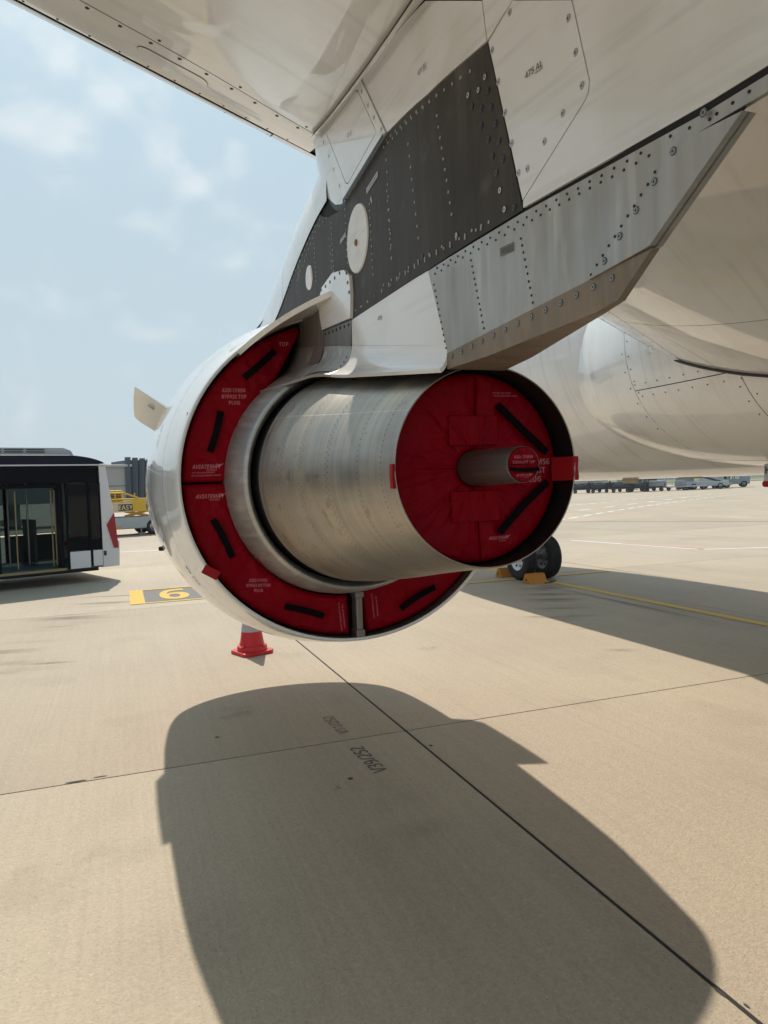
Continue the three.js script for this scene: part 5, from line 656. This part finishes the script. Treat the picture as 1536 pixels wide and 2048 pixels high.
  add(tr, 'body', [rbx(3.4, 0.7, 1.7, 0.08, 0.3, 0.75, 0), rbx(1.1, 0.5, 1.6, 0.08, 1.5, 1.15, 0)], M.cartGrey); each(tr, 'cab_post', [-1.0, 0.2].flatMap(a => [-0.75, 0.75].map(b => rod([a, 1.0, b], [a, 2.2, b], 0.05))), M.cartDark); add(tr, 'roof', rbx(2.2, 0.14, 1.8, 0.05, -0.5, 2.25, 0), M.gseWhite); add(tr, 'seat', rbx(0.6, 0.7, 1.2, 0.06, -0.6, 1.3, 0), M.black); for (const a of [-0.9, 1.3]) for (const b of [-0.75, 0.75]) wheel(tr, 'wheel', 0.4, 0.26, M.rimGrey, [a, 0.4, b], Math.PI / 2);
  // grass, hangars, hills
  const strip = (d0, d1, y, m, name) => { const s = sheet((a, d) => [d * Math.sin(a), y, -d * Math.cos(a)], 0.1, 1.25, 40, d0, d1, 4, (a, d) => [a * d / 20, d / 20]); const o = new THREE.Mesh(s, m); o.name = name; o.receiveShadow = true; o.userData = { kind: 'structure' }; scene.add(o); };
  const grassTex = dataTex(512, 512, (i, j, o) => { const u = i / 512, v = j / 512, k = 0.7 + 0.6 * fbm(u * 8, v * 8, 5, 700, 8, 8); o[0] = toS(0.13 * k); o[1] = toS(0.15 * k); o[2] = toS(0.055 * k); return o; }, true); const grass = std({ map: grassTex, roughness: 0.95, side: THREE.DoubleSide });
  strip(215, 262, 0.03, grass, 'grass'); strip(300, 2400, 0.06, grass, 'grass_field');
  const hillP = (a, h) => { const d = 2500, e = 22 + 46 * fbm(a * 9, 1, 4, 800) ; return [d * Math.sin(a) * (1 + 0.1 * h), e * h, -d * Math.cos(a) * (1 + 0.1 * h)]; }; const hl = new THREE.Mesh(sheet(hillP, -1.2, 1.4, 160, 0, 1, 4), flat(0.05, 0.075, 0.05, 0.95)); hl.name = 'hills'; hl.userData = { kind: 'structure' }; scene.add(hl);
  const hangar = (x, z, w, h, d, turn, m, label, doors) => { const t = thing('hangar', label, 'hangar', [x, 0, z], turn); add(t, 'wall', [bx(w, h, d, 0, h / 2, 0)], m); const s = new THREE.Shape(); s.moveTo(-w / 2 - 0.4, 0); s.quadraticCurveTo(0, h * 0.35, w / 2 + 0.4, 0); add(t, 'roof', new THREE.ExtrudeGeometry(s, { depth: d + 0.8, bevelEnabled: false }).translate(0, h + 0.01, -d / 2 - 0.4), M.paleMetal); for (let k = 0; k < doors; k++) add(t, 'door', bx(w / doors - 1.2, h * 0.8, 0.2, -w / 2 + (k + 0.5) * w / doors, h * 0.4, d / 2 + 0.1), m === M.blueGrey ? flat(0.14, 0.22, 0.31, 0.6) : M.blueGrey); return t; };
  hangar(300, -455, 66, 12, 30, -0.55, M.blueGrey, 'long blue hangar behind the row of baggage carts', 5); hangar(352, -415, 38, 9, 24, -0.6, M.blueGrey, 'smaller blue hangar right of the long one, behind the stairs', 3); hangar(440, -440, 56, 14, 28, -0.75, M.blueGrey, 'blue hangar above the tow tractor', 4); hangar(262, -490, 30, 7, 20, -0.5, M.paleMetal, 'low pale hangar left of the long blue hangar', 3);
  { const t = thing('office_building', 'small white airfield building at the far right', 'building', [365, 0, -345], -0.75); add(t, 'wall', bx(20, 7, 10, 0, 3.5, 0), M.busWhite); add(t, 'roof', bx(21, 0.6, 11, 0, 7.35, 0), M.paleMetal); for (let k = 0; k < 5; k++) for (const y of [2, 5]) add(t, 'window', bx(2.2, 1.4, 0.2, -8 + k * 4, y, 5.06), M.blueGrey); }
}
renderer.render(scene, camera);
